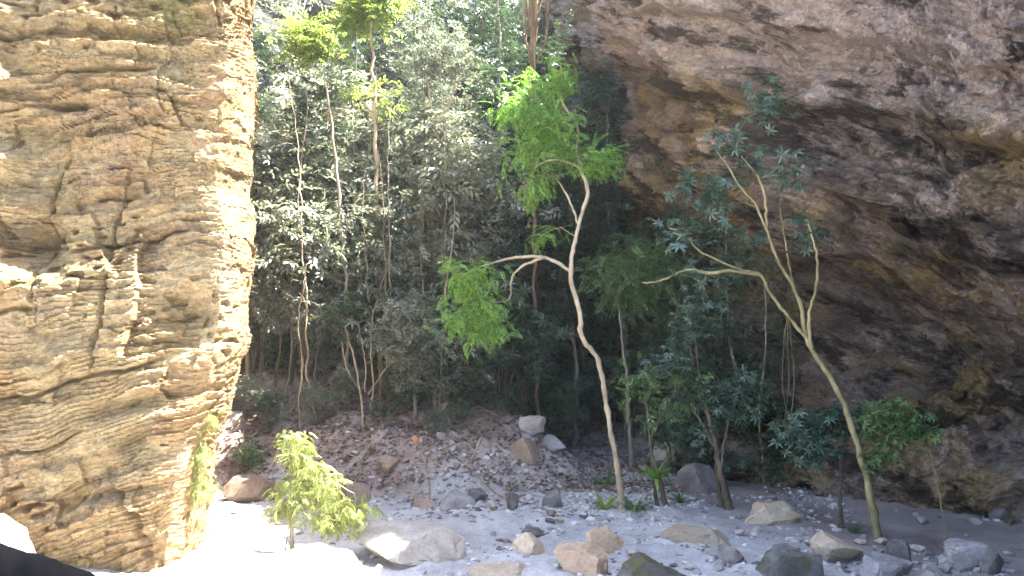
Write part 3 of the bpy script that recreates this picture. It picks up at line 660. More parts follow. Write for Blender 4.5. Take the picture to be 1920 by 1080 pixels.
def plant(name, label, cat, wood, leaf, bark, leafm, group=None, loc=None):
    """an Empty at the plant's foot with its trunk and crown as parts"""
    V = np.vstack(wood.V); b = np.array(loc) if loc is not None else V[np.argmin(V[:, 2])]
    e = bpy.data.objects.new(name, None); C.objects.link(e); e.location = b
    if group: e['group'] = group
    tag(e, label, cat)
    for nm, g, mt in (('trunk', wood, bark), ('crown', leaf, leafm)):
        if g.V:
            g.V = [v-b for v in g.V]; link(nm, g.mesh(nm, M[mt]), e)
    return e
def PX(lst): return np.array([P(*a) for a in lst])
def rpx(r, d): return r/F_PX*d
def hero(name, label, cat, stems, clumps, kind, per_tip, size, bark, leafm, seed, ground_foot=True, **kw):
    sk = []
    for n_, (pts, rad) in enumerate(stems):
        p = PX(pts)
        if n_ == 0 and ground_foot: p[0][2] = float(terrain(p[0][0], p[0][1]))-0.05
        sk.append((p, rad))
    cl = [(P(px, py, d), (rpx(rx, d), rpx((rx+ry)/2, d)*0.9, rpx(ry, d)), n) for (px, py, d, rx, ry, n) in clumps]
    wd, lf = grow(sk, cl, kind, per_tip, size, seed, **kw)
    return plant(name, label, cat, wd, lf, bark, leafm, loc=sk[0][0][0])

d0 = G(1168, 958)[1]
hero('tree', 'tall thin tree with kinked pale trunk and bright green feathery crown in the middle', 'tree',
  [([(1168, 962, d0), (1158, 880, d0), (1143, 800, d0-.1), (1132, 725, d0-.1), (1118, 668, d0-.2), (1092, 634, d0-.2), (1088, 590, d0-.2), (1076, 545, d0-.2), (1070, 510, d0-.2),
     (1076, 460, d0-.1), (1090, 405, d0), (1102, 362, d0), (1090, 318, d0+.1), (1082, 280, d0+.1), (1084, 240, d0+.1), (1062, 205, d0), (1050, 175, d0), (1052, 125, d0)], [0.046, 0.037, 0.034, 0.031, 0.027, 0.02, 0.010]),
   ([(1070, 510, d0-.2), (1042, 491, d0-.25), (1015, 482, d0-.3), (975, 482, d0-.35), (935, 490, d0-.4), (900, 500, d0-.4)], [0.026, 0.02, 0.011]),
   ([(1018, 483, d0-.3), (978, 500, d0-.2), (960, 522, d0-.15), (955, 560, d0-.1), (925, 568, d0-.1)], [0.022, 0.016, 0.008]),
   ([(1086, 425, d0), (1066, 372, d0+.2), (1042, 335, d0+.3), (1015, 320, d0+.3)], [0.018, 0.014, 0.007]),
   ([(1083, 240, d0+.1), (1045, 225, d0), (1005, 215, d0), (960, 210, d0)], [0.018, 0.012, 0.006]),
   ([(1088, 315, d0+.1), (1050, 300, d0), (1010, 310, d0), (985, 350, d0)], [0.018, 0.012, 0.006])],
  [(1005, 185, d0, 62, 40, 26), (1050, 150, d0, 30, 40, 12), (960, 205, d0, 30, 22, 9), (1030, 240, d0, 60, 40, 26), (1000, 290, d0, 42, 38, 18), (1065, 290, d0+.2, 45, 35, 14),
   (1125, 300, d0+.2, 36, 30, 13), (1000, 355, d0, 28, 30, 9), (880, 520, d0-.4, 52, 30, 18), (890, 570, d0-.4, 50, 40, 18), (915, 620, d0-.35, 32, 30, 10), (858, 600, d0-.4, 22, 30, 6), (1015, 445, d0, 25, 22, 4)],
  'pinnate', 9, 0.58, 'bark_pale', 'leaf_bright', 21, droop=0.4, spread=0.09, limb_r=0.008)

d1 = G(1645, 1012)[1]
hero('tree', 'leaning forked tree with yellowish mossy trunk on the dark sand', 'tree',
  [([(1648, 1018, d1), (1633, 935, d1), (1615, 865, d1), (1596, 795, d1), (1568, 728, d1+.1), (1530, 668, d1+.1), (1510, 630, d1+.1), (1503, 580, d1+.1), (1488, 540, d1+.1), (1455, 480, d1+.2),
     (1437, 430, d1+.2), (1415, 382, d1+.2), (1385, 347, d1+.2), (1365, 312, d1+.2), (1345, 285, d1+.2)], [0.042, 0.038, 0.033, 0.027, 0.019, 0.014, 0.009]),
   ([(1512, 634, d1+.1), (1475, 590, d1), (1445, 552, d1), (1425, 516, d1), (1390, 507, d1), (1350, 490, d1), (1310, 470, d1), (1285, 440, d1), (1255, 428, d1)], [0.02, 0.018, 0.015, 0.008]),
   ([(1425, 516, d1), (1370, 508, d1-.1), (1330, 512, d1-.1), (1290, 506, d1-.1), (1240, 525, d1-.1), (1205, 530, d1)], [0.02, 0.018, 0.007]),
   ([(1522, 655, d1+.1), (1516, 600, d1), (1530, 540, d1), (1532, 480, d1), (1514, 412, d1)], [0.022, 0.018, 0.010]),
   ([(1437, 425, d1+.2), (1434, 370, d1+.1), (1420, 330, d1+.1), (1390, 292, d1+.1)], [0.018, 0.015, 0.008]),
   ([(1490, 540, d1+.1), (1478, 490, d1+.3), (1468, 420, d1+.4), (1462, 390, d1+.4)], [0.012, 0.01, 0.006])],
  [(1370, 260, d1+.3, 45, 40, 6), (1440, 200, d1+.4, 42, 55, 10), (1395, 320, d1+.3, 45, 30, 6), (1475, 320, d1+.2, 35, 25, 7), (1310, 350, d1+.5, 60, 50, 11), (1265, 440, d1, 40, 30, 6), (1340, 400, d1+.4, 50, 40, 6), (1390, 460, d1+.3, 50, 30, 7), (1300, 520, d1+.1, 60, 25, 8), (1500, 430, d1+.2, 40, 40, 6)],
  'whorl', 5, 0.62, 'bark_moss', 'leaf_blue', 22, droop=0.2, spread=0.12, limb_r=0.008)

d2 = G(548, 1046)[1]
hero('sapling', 'feathery yellow green sapling glowing in the sun beside the cliff', 'sapling',
  [([(546, 1048, d2), (547, 1000, d2), (548, 950, d2), (553, 900, d2), (560, 860, d2), (562, 815, d2)], [0.022, 0.018, 0.014, 0.006]),
   ([(552, 950, d2), (575, 915, d2), (620, 905, d2), (665, 925, d2)], [0.011, 0.008, 0.004]),
   ([(532, 1045, d2), (540, 1000, d2-.05), (546, 960, d2)], [0.008, 0.007, 0.006])],
  [(555, 840, d2, 22, 35, 13), (575, 880, d2, 32, 24, 11), (545, 925, d2, 30, 28, 12), (600, 920, d2, 45, 30, 20), (635, 955, d2, 45, 32, 18), (615, 975, d2, 30, 25, 10), (680, 955, d2, 22, 14, 5), (530, 955, d2, 15, 15, 4)],
  'plume', 11, 0.45, 'bark_pale', 'leaf_pale', 23, droop=0.45, spread=0.06, limb_r=0.006)

d3 = G(1577, 992)[1]
hero('shrub_tree', 'small blue green leafy tree left of the leaning trunk', 'tree',
  [([(1578, 995, d3), (1575, 940, d3), (1576, 890, d3), (1572, 850, d3), (1545, 820, d3), (1520, 800, d3)], [0.026, 0.022, 0.016, 0.008]),
   ([(1575, 880, d3), (1585, 840, d3), (1590, 800, d3)], [0.014, 0.008])],
  [(1510, 805, d3, 40, 30, 15), (1560, 785, d3, 42, 32, 15), (1600, 800, d3, 26, 28, 8), (1505, 855, d3, 32, 24, 7), (1550, 840, d3, 40, 22, 7)],
  'whorl', 6, 0.62, 'bark_dark', 'leaf_blue', 24, spread=0.1, limb_r=0.007)
d4 = d1-0.25
hero('hanging_sapling', 'thin arching stem with fresh green leaves right of the leaning trunk', 'sapling',
  [([(1776, 1062, d4), (1770, 980, d4), (1758, 910, d4), (1745, 850, d4), (1733, 826, d4), (1700, 815, d4), (1665, 820, d4), (1640, 835, d4)], [0.008, 0.007, 0.007, 0.006])],
  [(1680, 785, d4, 42, 32, 16), (1640, 805, d4, 26, 28, 8), (1710, 805, d4, 26, 24, 9), (1655, 850, d4, 26, 24, 8)],
  'whorl', 6, 0.55, 'bark_moss', 'leaf_mid', 25, spread=0.09, limb_r=0.006)
d5 = G(1365, 955)[1]
hero('shrub_tree', 'forked shrub with two blue green crowns behind the square block', 'tree',
  [([(1368, 958, d5), (1352, 890, d5), (1340, 830, d5), (1325, 770, d5), (1310, 700, d5+.1), (1305, 640, d5+.1), (1310, 610, d5+.1)], [0.045, 0.034, 0.026, 0.012]),
   ([(1350, 880, d5), (1362, 810, d5), (1372, 760, d5)], [0.022, 0.012]), ([(1345, 850, d5), (1320, 800, d5), (1280, 740, d5), (1250, 700, d5)], [0.02, 0.008]),
   ([(1352, 950, d5+.05), (1344, 880, d5+.08), (1346, 800, d5+.1)], [0.03, 0.02, 0.01])],
  [(1385, 735, d5, 45, 32, 22), (1345, 760, d5, 45, 40, 14), (1305, 610, d5+.1, 46, 36, 18), (1335, 590, d5+.1, 22, 30, 8), (1265, 690, d5, 50, 34, 14), (1300, 720, d5+.2, 40, 30, 10)],
  'whorl', 6, 0.62, 'bark_dark', 'leaf_blue', 26, spread=0.12)
d6 = G(1245, 950)[1]
hero('shrub_tree', 'dark stemmed scraggly shrub rising out of the bromeliad clump', 'tree',
  [([(1250, 955, d6), (1238, 900, d6), (1222, 850, d6), (1215, 790, d6), (1210, 730, d6)], [0.036, 0.026, 0.018, 0.008]),
   ([(1232, 955, d6+.1), (1226, 900, d6+.1), (1222, 860, d6)], [0.03, 0.022, 0.016]), ([(1218, 830, d6), (1245, 770, d6), (1270, 730, d6)], [0.014, 0.006])],
  [(1235, 710, d6, 60, 36, 16), (1200, 750, d6, 36, 26, 8), (1270, 760, d6, 40, 26, 9)],
  'oval', 5, 0.6, 'bark_dark', 'leaf_mid', 27, spread=0.12)
hero('tree', 'slim pale stemmed tree with soft green crown right of the tall kinked trunk', 'tree',
  [([(1186, 850, 14.5), (1178, 780, 14.5), (1176, 710, 14.4), (1168, 650, 14.3), (1160, 580, 14.2), (1152, 540, 14.2)], [0.045, 0.036, 0.024, 0.012])],
  [(1150, 500, 14.2, 50, 36, 20), (1200, 480, 14.2, 50, 36, 20), (1250, 520, 14.2, 45, 35, 15), (1170, 550, 14.2, 50, 26, 14), (1215, 560, 14.4, 50, 24, 10)],
  'pinnate', 7, 0.85, 'bark_grey', 'leaf_mid', 28, droop=0.4)

# rows of trees in the thicket that stand out one by one
dz = 15.0
hero('tree', 'slender trunk with a yellow green crown reaching the top edge', 'tree',
  [([(716, 800, dz), (712, 600, dz), (708, 420, dz), (704, 250, dz), (698, 120, dz), (697, 40, dz)], [0.05, 0.042, 0.036, 0.026]),
   ([(704, 230, dz), (680, 190, dz), (650, 175, dz)], [0.02, 0.008])],
  [(690, 15, dz, 52, 38, 34), (655, 45, dz, 22, 20, 8), (710, -40, dz, 50, 40, 20), (690, 175, dz, 30, 24, 4), (722, 190, dz, 22, 20, 2)],
  'oval', 8, 0.95, 'bark_pale', 'leaf_lime', 31)
hero('tree', 'thin bent tree with a lime green tuft above the silver thicket', 'tree',
  [([(652, 800, dz-.6), (650, 620, dz-.6), (642, 460, dz-.6), (630, 300, dz-.6), (618, 200, dz-.6), (608, 130, dz-.6)], [0.04, 0.034, 0.028, 0.014])],
  [(575, 85, dz-.6, 46, 36, 26), (610, 80, dz-.6, 36, 26, 14), (560, 60, dz-.6, 22, 18, 7)],
  'oval', 8, 0.9, 'bark_grey', 'leaf_lime', 32)
hero('tree', 'pale forked tree with whitish leaves over the dark gap', 'tree',
  [([(806, 700, 16), (806, 560, 16), (808, 420, 16), (812, 310, 16), (823, 245, 16), (845, 190, 16), (855, 140, 16)], [0.05, 0.042, 0.034, 0.028, 0.014]),
   ([(821, 250, 16), (808, 200, 16), (803, 150, 16)], [0.028, 0.012])],
  [(840, 95, 16, 55, 42, 32), (800, 125, 16, 36, 26, 11), (870, 130, 16, 30, 24, 9)],
  'small', 7, 1.0, 'bark_pale', 'leaf_silver', 33)
hero('bare_shrub', 'leafless tangle of tan stems on top of the bank', 'shrub',
  [([(684, 905, 13.2), (682, 820, 13.4), (678, 760, 13.6), (670, 700, 13.8), (655, 640, 14.0), (640, 590, 14.2)], [0.018, 0.02, 0.017, 0.007]),
   ([(692, 780, 13.6), (700, 720, 13.6), (695, 660, 13.8), (700, 590, 14.0), (720, 520, 14)], [0.016, 0.014, 0.006]),
   ([(690, 740, 13.6), (725, 690, 13.6), (760, 665, 13.8), (790, 650, 14)], [0.014, 0.012, 0.005]),
   ([(725, 690, 13.6), (730, 630, 13.8), (755, 590, 14)], [0.011, 0.005]), ([(674, 730, 13.7), (650, 690, 13.7), (640, 640, 13.8)], [0.012, 0.005]),
   ([(684, 735, 13.7), (685, 680, 13.7), (672, 610, 13.8)], [0.012, 0.005])],
  [(690, 630, 14, 70, 50, 30), (760, 620, 14, 40, 50, 14)], 'small', 0, 1.0, 'bark_pale', 'leaf_silver', 34, limb_r=0.006)
hero('tree', 'tree with a shaggy brown root bundle hanging at the top edge', 'tree',
  [([(1010, 780, 15.5), (1002, 500, 15.5), (1000, 300, 15.5), (998, 130, 15.5), (1000, 60, 15.5), (1005, 0, 15.5), (1010, -120, 15.5)], [0.035, 0.035, 0.035, 0.035, 0.035, 0.035, 0.035, 0.045, 0.08, 0.12, 0.16]),
   ([(1000, 130, 15.4), (985, 60, 15.3), (985, -60, 15.3)], [0.012, 0.035, 0.05]), ([(1004, 120, 15.4), (1025, 60, 15.3), (1030, -60, 15.3)], [0.012, 0.035, 0.05]),
   ([(1002, 140, 15.2), (1004, 60, 15.2), (1008, -60, 15.2)], [0.012, 0.03, 0.05])],
  [(1000, -110, 15.5, 90, 40, 20)], 'oval', 6, 1.0, 'bark_brown', 'leaf_dark', 35)
for q, (x0, x1, x2, lab) in enumerate([(852, 846, 838, 'straight tan sapling stem under the drooping green branch, first of four'), (872, 868, 862, 'straight tan sapling stem under the drooping green branch, second of four'),
                                       (893, 888, 893, 'straight tan sapling stem under the drooping green branch, third of four'), (818, 802, 796, 'straight tan sapling stem left of the drooping green branch')]):
    hero('sapling', lab, 'sapling', [([(x0, 875, 14.2), (x1, 720, 14.3), (x2, 600, 14.4), (x2-8, 480, 14.5)], [0.028, 0.024, 0.02, 0.01])],
         [(x2-8, 470, 14.6, 40, 36, 8), (x1, 620, 14.5, 26, 40, 4)], 'small', 5, 0.9, 'bark_brown', 'leaf_silver', 40+q)
hero('sapling', 'bright broad leafed sapling on top of the bank by the cliff', 'sapling',
  [([(548, 720, 16), (545, 680, 16), (550, 650, 16)], [0.03, 0.015]), ([(548, 700, 16), (590, 670, 16)], [0.014, 0.006])],
  [(540, 668, 16, 26, 26, 10), (590, 665, 16, 28, 20, 8), (570, 640, 16, 26, 14, 6)], 'whorl', 6, 0.95, 'bark_grey', 'leaf_bright', 45)
hero('shrub', 'pale spiky shrub on the bank beside the cliff', 'shrub',
  [([(465, 905, 12.6), (462, 880, 12.6), (460, 850, 12.6)], [0.016, 0.007])],
  [(460, 855, 12.6, 30, 28, 12), (490, 865, 12.6, 22, 20, 7)], 'whorl', 6, 0.5, 'bark_grey', 'leaf_mid', 46, spread=0.08)
hero('fern', 'pale lime fern tuft clinging to the lower cliff edge', 'fern',
  [([(368, 945, 8.6), (370, 900, 8.55), (372, 860, 8.5)], [0.008, 0.004]), ([(370, 900, 8.55), (378, 830, 8.5), (384, 790, 8.5)], [0.006, 0.003])],
  [(372, 905, 8.5, 20, 28, 11), (372, 850, 8.5, 16, 30, 10), (388, 775, 8.5, 14, 14, 5)], 'plume', 6, 0.42, 'bark_moss', 'leaf_pale', 47, ground_foot=False, droop=0.6, spread=0.05)
hero('plant', 'silvery broad leafed plant among boulders at the bank end', 'plant',
  [([(1035, 885, 15.5), (1035, 860, 15.5), (1035, 840, 15.5)], [0.012, 0.006])], [(1035, 835, 15.5, 26, 20, 8)], 'whorl', 6, 0.8, 'bark_dark', 'leaf_blue', 48)

# bromeliads: a rosette whose strap leaves are separate pieces
def strap(L, wd, arch, fold=0.25, n=6):
    t = np.linspace(0, 1, n+1); x = L*t*np.cos(0.25+0*t)-0.1*L*t*t; z = L*(0.95*t-arch*t*t); hw = wd*0.5*(1-t**2.2)+0.001
    V = np.stack([np.stack([x, hw, z+fold*hw], -1), np.stack([x, 0*t, z], -1), np.stack([x, -hw, z+fold*hw], -1)], 1).reshape(-1, 3); f = []
    for i in range(n):
        for j in range(2): f.append([i*3+j, i*3+j+1, i*3+4+j, i*3+3+j])
    return V, np.array(f)
LEAF = {c: [mesh('leaf', *(lambda VF: (VF[0], [VF[1]]))(strap(1.0, 0.12, a)), M[c], True) for a in (0.35, 0.6, 0.85)] for c in ('leaf_mid', 'leaf_lime', 'leaf_blue', 'leaf_bright')}
for q, (px, py, sz, n, c, lab) in enumerate([
    (1140, 915, 0.48, 20, 'leaf_mid', 'upper bromeliad with spreading strap leaves left of the tall trunk'), (1135, 955, 0.42, 18, 'leaf_lime', 'lower yellowish bromeliad at the left of the tall trunk foot'),
    (1190, 962, 0.46, 20, 'leaf_mid', 'bromeliad with upright strap leaves at the right of the tall trunk foot'), (1222, 905, 0.46, 22, 'leaf_bright', 'bright green bromeliad perched on the dark shrub stems'),
    (1600, 1000, 0.3, 14, 'leaf_blue', 'low tufted plant at the foot of the leaning tree'), (1275, 945, 0.36, 16, 'leaf_mid', 'small strap leaved tuft right of the dark shrub stems')]):
    g = G(px, py); r = random.Random(q+70); z0 = g[2]+(0.28 if q == 3 else 0)
    if q == 3: g = np.array([P(1225, 890, d6)[0], d6-0.06, 0]); z0 = P(1225, 895, d6)[2]
    e = tag(bpy.data.objects.new('bromeliad', None), lab, 'plant'); C.objects.link(e); e.location = (g[0], g[1], z0-0.02)
    for i in range(n):
        k = 0.95*sz*r.uniform(0.6, 1.1); link('leaf', LEAF[c][r.randrange(3)], e, (0, 0, 0), (r.uniform(-.15, .15), r.uniform(-0.35, 0.45), i*2.399+r.uniform(-.3, .3)), (k, k*1.1, k))

# hanging aerial roots beside the leaning tree
hr = Geo(); r = random.Random(8)
for i in range(3):
    x = 1470+i*7; hr.add(*tube(resample(PX([(1478, 585, d1+.2), (x, 640, d1+.4), (x+r.uniform(-5, 5), 720, d1+.45), (x+r.uniform(-8, 8), 800+r.uniform(-20, 30), d1+.5)]), 14)[0], np.linspace(0.009, 0.004, 14), 5))
tag(link('hanging_roots', hr.mesh('hanging_roots', M['bark_dark'])), 'thin brown roots hanging down behind the leaning trunk', 'roots')

# ------------------------------------------------------------------ the thicket: prototypes, then copies
def proto_tree(seed, H, kind, per, size, bark, leafm, crown_from=0.35, rad=0.9, tips=13, lean=0.06, nclump=8, **kw):
    r = np.random.default_rng(seed); n = 7
    p = np.zeros((n, 3)); p[:, 2] = np.linspace(-0.1, H, n); p[1:, :2] = np.cumsum(r.normal(0, lean*H/n*1.4, (n-1, 2)), 0)
    sk = [(p, [0.055, 0.045, 0.03, 0.012])]; cl = []
    for i in range(nclump):
        t = crown_from+(1-crown_from)*(i+0.5)/nclump; c = np.array([np.interp(t*H, p[:, 2], p[:, q]) for q in range(3)])
        a = r.uniform(0, 6.28); o = rad*r.uniform(0.2, 0.9); c = c+np.array([math.cos(a)*o, math.sin(a)*o, 0]); k = rad*r.uniform(0.55, 0.95)
        cl.append((c, (k, k, k*0.7), tips))
    wd, lf = grow(sk, cl, kind, per, size, seed, **kw)
    return plant('forest_tree', None, None, wd, lf, bark, leafm, loc=(0, 0, 0))
def proto_shrub(seed, H, kind, per, size, bark, leafm, tips=12, nclump=6, stems=5, **kw):
    r = np.random.default_rng(seed); sk = []; cl = []
    for i in range(stems):
        a = r.uniform(0, 6.28); o = r.uniform(0.15, 0.5)*H*0.6; top = np.array([math.cos(a)*o, math.sin(a)*o, H*r.uniform(0.6, 1)])
        sk.append((np.array([[0.05*math.cos(a), 0.05*math.sin(a), -0.08], top*[0.35, 0.35, 0.5], top]), [0.02, 0.014, 0.006]))
        cl.append((top*[1, 1, 0.95], np.array([0.42, 0.42, 0.30])*H*0.55, tips))
    for i in range(nclump-stems): cl.append((np.array([r.normal()*0.25*H, r.normal()*0.25*H, 0.4*H]), np.array([0.4, 0.4, 0.25])*H*0.6, tips))
    wd, lf = grow(sk, cl, kind, per, size, seed, **kw)
    return plant('shrub', None, None, wd, lf, bark, leafm, loc=(0, 0, 0))
TREES = {'silver': [proto_tree(301, 7.5, 'small', 6, 1.4, 'bark_grey', 'leaf_silver', tips=9), proto_tree(302, 6.5, 'oval', 5, 1.25, 'bark_pale', 'leaf_silver', 0.25, 1.0), proto_tree(303, 8.5, 'small', 6, 1.45, 'bark_grey', 'leaf_silver', 0.3, 1.0, tips=9)],
         'dark': [proto_tree(304, 7.5, 'oval', 6, 1.05, 'bark_dark', 'leaf_dark', 0.25, 1.1), proto_tree(305, 6.5, 'whorl', 6, 1.0, 'bark_dark', 'leaf_dark', 0.2, 1.0), proto_tree(306, 8.5, 'small', 7, 1.15, 'bark_grey', 'leaf_dark', 0.3, 1.1)],
         'bare': [proto_tree(307, 7.0, 'small', 1, 0.9, 'bark_grey', 'leaf_silver', 0.3, 1.0, 20), proto_tree(308, 8.0, 'small', 0, 0.9, 'bark_pale', 'leaf_silver', 0.35, 0.8, 18)]}
TALL = [proto_shrub(331, 4.2, 'oval', 6, 1.25, 'bark_grey', 'leaf_silver', tips=20, nclump=9, stems=7, spread=0.3), proto_shrub(332, 3.4, 'small', 6, 1.4, 'bark_pale', 'leaf_silver', tips=20, nclump=9, stems=7, spread=0.3)]
SHRUBS = {'silver': [proto_shrub(321, 1.8, 'small', 6, 0.95, 'bark_grey', 'leaf_silver'), proto_shrub(322, 1.5, 'oval', 6, 0.9, 'bark_grey', 'leaf_silver')],
          'dark': [proto_shrub(323, 2.0, 'whorl', 5, 0.95, 'bark_dark', 'leaf_dark'), proto_shrub(324, 1.6, 'oval', 6, 0.95, 'bark_dark', 'leaf_dark')],
          'blue': [proto_shrub(325, 1.7, 'whorl', 5, 0.85, 'bark_dark', 'leaf_blue')]}
used = set()
def put(proto, px, d, sc_, rz, label, cat, group):
    o = proto if proto.name not in used else copy_tree(proto)
    used.add(proto.name); used.add(o.name)
    x = (px-960)/F_PX*d; o.location = (x, d, float(terrain(x, d))-0.05); o.rotation_euler = (0, 0, rz); o.scale = (sc_, sc_, sc_*1.0)
    tag(o, label, cat, group)
R = np.random.default_rng(77)
def zone(px):
    for lim, w_ in ((500, 'beside the tan cliff edge'), (560, 'just behind the cliff edge plants'), (625, 'under the lime green tuft'), (690, 'by the thin bent trunk'), (750, 'by the yellow green crowned trunk'), (810, 'left of the pale forked tree'),
                    (870, 'right of the pale forked tree'), (925, 'behind the drooping green branch'), (985, 'left of the brown root bundle'), (1015, 'below the brown root bundle'), (1045, 'just right of the brown root bundle'),
                    (1120, 'behind the tall kinked trunk'), (1200, 'behind the soft green crown'), (1290, 'behind the forked shrub'), (1325, 'between forked shrub and cave wall'), (1375, 'against the cave wall'), (1425, 'against the cave wall behind the leaning tree'), (9999, 'in the cave wall hollow behind the leaning tree')):
        if px < lim: return w_
def depth_word(d):
    for lim, w_ in ((14.0, 'nearest the creek'), (15.7, 'front row'), (16.9, 'second row'), (18.4, 'third row'), (20.1, 'fourth row'), (22.2, 'fifth row'), (99, 'rearmost row')):
        if d < lim: return w_
KW = {'silver': 'silvery leaved', 'dark': 'dark green', 'bare': 'almost leafless twiggy', 'blue': 'blue green'}
def flab(k, what, px, d): return '%s %s %s, %s' % (KW[k], what, zone(px), depth_word(d))
def wall_x(y): return float(np.interp(-y, [-30, -24, -19.5, -16.5, -14, -12.2], [3.2, 3.3, 3.4, 3.7, 4.4, 5.6]))
rows = [(15.0, (455, 560)), (16.2, (480, 600, 660, 1010)), (17.6, (450, 540, 640, 730, 860, 960, 1060, 1160, 1245)), (19.2, (470, 570, 680, 780, 880, 990, 1090, 1190)),
        (21.0, (430, 520, 620, 720, 830, 930, 1040, 1140)), (23.5, (450, 560, 650, 760, 870, 970, 1070))]
for d, pxs in rows:
    for px in pxs:
        px = px+R.uniform(-22, 22); dd = d+R.uniform(-0.5, 0.5)
        k = 'silver' if px < 880 and R.random() < 0.68 else 'dark'
        if R.random() < 0.15: k = 'bare'
        if 600 < px < 780 and d > 18: k = 'dark'
        sc_ = R.uniform(0.75, 1.1)*(0.85 if d < 17 else 1.0)*(0.75 if 600 < px < 790 and d > 18 else 1.0)
        put(TREES[k][R.integers(len(TREES[k]))], px, dd, sc_, R.uniform(0, 6.28), flab(k, 'tree', px, dd), 'tree', 'trees of the thicket')
for d, lo, hi, n in ((14.2, 700, 960, 5), (15.2, 420, 1010, 10), (16.4, 430, 1080, 11), (18, 440, 1150, 11), (20, 450, 1200, 9)):
    for i in range(n):
        px = lo+(hi-lo)*(i+R.random())/n; k = ('silver' if px < 840 and R.random() < 0.6 else 'dark')
        if px > 880 and R.random() < 0.4: k = 'blue'
        dd = d+R.uniform(-.5, .5); put(SHRUBS[k][R.integers(len(SHRUBS[k]))], px, dd, R.uniform(0.6, 1.15), R.uniform(0, 6.28), flab(k, 'low shrub', px, dd), 'shrub', 'shrubs of the thicket')
for (px, d, s_) in ((1230, 16.5, 1.1), (1290, 15.5, 1.0), (1350, 14.6, 0.9), (1180, 17.5, 1.2), (1420, 13.8, 0.8), (1260, 14.0, 0.7), (1310, 13.2, 0.6), (1440, 12.8, 0.5)):
    k = 'blue' if R.random() < 0.5 else 'dark'; put(SHRUBS[k][0], px, d, s_, R.uniform(0, 6.28), flab(k, 'leafy shrub', px, d), 'shrub', 'shrubs by the cave wall')
for (px, d, s_) in ((850, 24.5, 1.45), (905, 23.0, 1.3), (960, 25.0, 1.5), (1015, 23.5, 1.35), (1060, 25.0, 1.5), (800, 25.5, 1.4)):
    put(TREES['dark'][R.integers(3)], px, d, s_, R.uniform(0, 6.28), flab('dark', 'towering tree', px, d), 'tree', 'trees of the thicket')
for (px, d, s_) in ((1265, 16.2, 0.72), (1330, 15.0, 0.62), (1200, 18.5, 0.95), (1390, 13.6, 0.55), (1300, 14.4, 0.55), (1140, 19.5, 1.1), (1430, 13.0, 0.42)):
    put(TREES['dark'][R.integers(3)], px, d, s_, R.uniform(0, 6.28), flab('dark', 'slim tree', px, d), 'tree', 'trees by the cave wall')

for i, (px, d, s_, k) in enumerate(((450, 13.9, 0.45, 'silver'), (510, 13.6, 0.38, 'dark'), (600, 13.9, 0.42, 'silver'), (650, 14.2, 0.5, 'silver'), (740, 13.7, 0.4, 'dark'), (780, 14.0, 0.5, 'silver'), (870, 13.6, 0.42, 'dark'), (820, 13.2, 0.3, 'silver'))):
    put(SHRUBS[k][i % 2], px, d, s_, R.uniform(0, 6.28), flab(k, 'knee high brush', px, d), 'shrub', 'low brush on the bank')
for i, (px, d, s_) in enumerate(((470, 15.4, 1.0), (520, 16.3, 1.15), (575, 15.2, 0.95), (625, 16.2, 1.1), (600, 17.4, 1.25), (690, 15.6, 0.95), (735, 16.6, 1.15), (785, 15.4, 0.95), (840, 16.2, 1.05), (480, 17.6, 1.35),
                                 (660, 18.2, 1.3), (760, 18.4, 1.4), (870, 17.6, 1.2), (540, 18.6, 1.5))):
    put(TALL[i % 2], px, d, s_, R.uniform(0, 6.28), flab('silver', 'tall bush', px, d), 'bush', 'tall silvery bushes of the thicket')
# thin bare stems and lianas rising through the thicket
R = np.random.default_rng(91)
for i in range(26):
    px = R.uniform(455, 960); d = R.uniform(13.6, 17.5); x = (px-960)/F_PX*d; z0 = float(terrain(x, d)); H = R.uniform(2.5, 7.0); n = 7
    p = np.zeros((n, 3)); p[:, 2] = np.linspace(z0-0.05, z0+H, n); p[:, 0] = x+np.cumsum(R.normal(R.normal()*0.05, 0.06, n)); p[:, 1] = d+np.cumsum(R.normal(0, 0.06, n))
    wd, _ = grow([(p, [0.016, 0.014, 0.011, 0.005])], [(p[-2], (0.5, 0.5, 0.5), int(R.integers(2, 7))), (p[-4], (0.5, 0.5, 0.4), int(R.integers(0, 4)))], 'small', 0, 1, 900+i, limb_r=0.007, sides=5)
    o = link('dead_sapling', wd.mesh('dead_sapling', M[('bark_pale', 'bark_grey', 'bark_brown')[i % 3]]))
    tag(o, 'thin leafless sapling %s, %s' % (zone(px), depth_word(d)), 'sapling', 'bare saplings in the thicket')
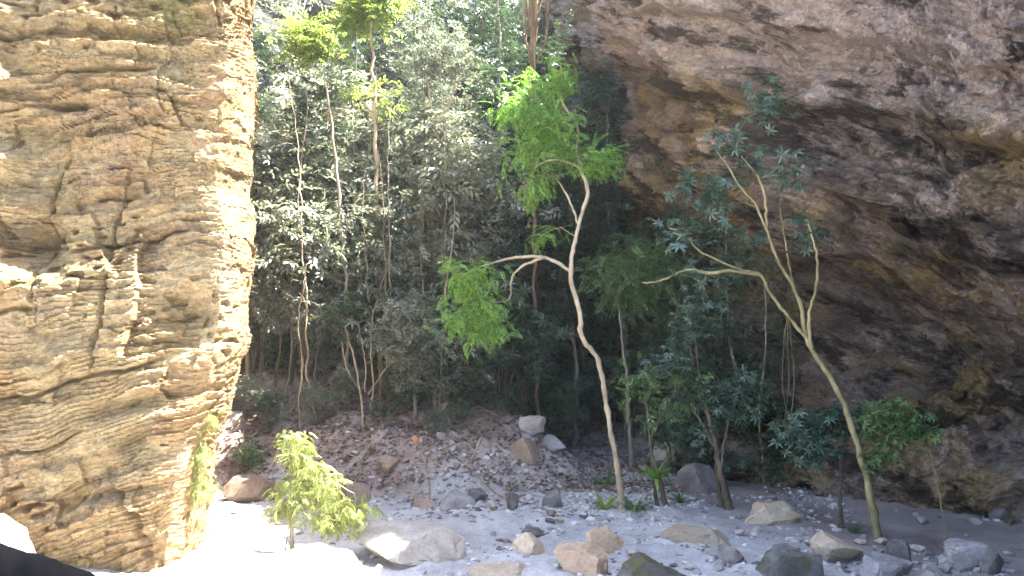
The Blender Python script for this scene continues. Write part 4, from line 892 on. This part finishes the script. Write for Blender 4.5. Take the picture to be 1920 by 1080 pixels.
# dead sticks lying on the bank
for i in range(36):
    g = G(R.uniform(420, 1080), R.uniform(740, 930)); a = R.uniform(0, 6.28); L = R.uniform(0.3, 1.1)
    t = np.linspace(-0.5, 0.5, 6); xx = g[0]+L*t*math.cos(a)+R.normal(0, 0.02, 6); yy = g[1]+L*t*math.sin(a)+R.normal(0, 0.02, 6)
    zz3 = terrain(xx, yy)+0.03+R.uniform(0, 0.12)*(t+0.5); r0 = R.uniform(0.006, 0.018)
    st = Geo(); st.add(*tube(np.stack([xx, yy, zz3], -1), np.linspace(r0, r0*0.5, 6), 5))
    tag(link('stick', st.mesh('stick', M[('bark_pale', 'bark_grey')[i % 2]])), 'dead stick lying on the earth bank', 'stick', 'dead sticks on the bank')

# fallen leaves over the bank and under the trees
n = 15000; r = np.random.default_rng(12); x = r.uniform(-7, 2.5, n); y = 12.2+8*r.random(n)**1.2; z = terrain(x, y)+0.02+0.03*r.random(n)
dirs = r.normal(size=(n, 3))*np.array([1, 1, 0.25]); lv, lt = leaf_tpl(0.085, 0.045, 0.3, 0.1); TPL['fallen'] = (lv, lt)
Vv, Tt = place_sprays(np.stack([x, y, z], -1), dirs, 'fallen', r, 1.0, 0.6)
tag(link('fallen_leaves', mesh('fallen_leaves', Vv, [Tt], M['litter'], True)), 'dry fallen leaves covering the earth bank', 'fallen leaves', kind='stuff')

# prototypes that were never placed would stand at the origin: remove them
for o in list(C.objects):
    if o.type == 'EMPTY' and 'label' not in o:
        for ch in list(o.children): bpy.data.objects.remove(ch)
        bpy.data.objects.remove(o)


# thin haze volume added to lift the shadows
def box(name, lo, hi, mat):
    V = np.array([[x, y, z] for x in (lo[0], hi[0]) for y in (lo[1], hi[1]) for z in (lo[2], hi[2])], float)
    return link(name, mesh(name, V, [np.array([[0,1,3,2],[4,6,7,5],[0,4,5,1],[2,3,7,6],[0,2,6,4],[1,5,7,3]])], mat, False))
HAZE = 0.0008
if HAZE:
    hm = bpy.data.materials.new('shadow_lift_haze'); hm.use_nodes = True; nt = hm.node_tree; nt.nodes.clear()
    out = nt.nodes.new('ShaderNodeOutputMaterial'); pv = nt.nodes.new('ShaderNodeVolumePrincipled')
    pv.inputs['Color'].default_value = (0.9, 0.94, 1.0, 1); pv.inputs['Density'].default_value = HAZE; pv.inputs['Anisotropy'].default_value = 0.2
    nt.links.new(pv.outputs[0], out.inputs['Volume'])
    tag(box('haze', (-115, -115, -2.0), (115, 115, 21.5), hm), 'thin added haze that lifts the gorge shadows', 'haze', kind='stuff')
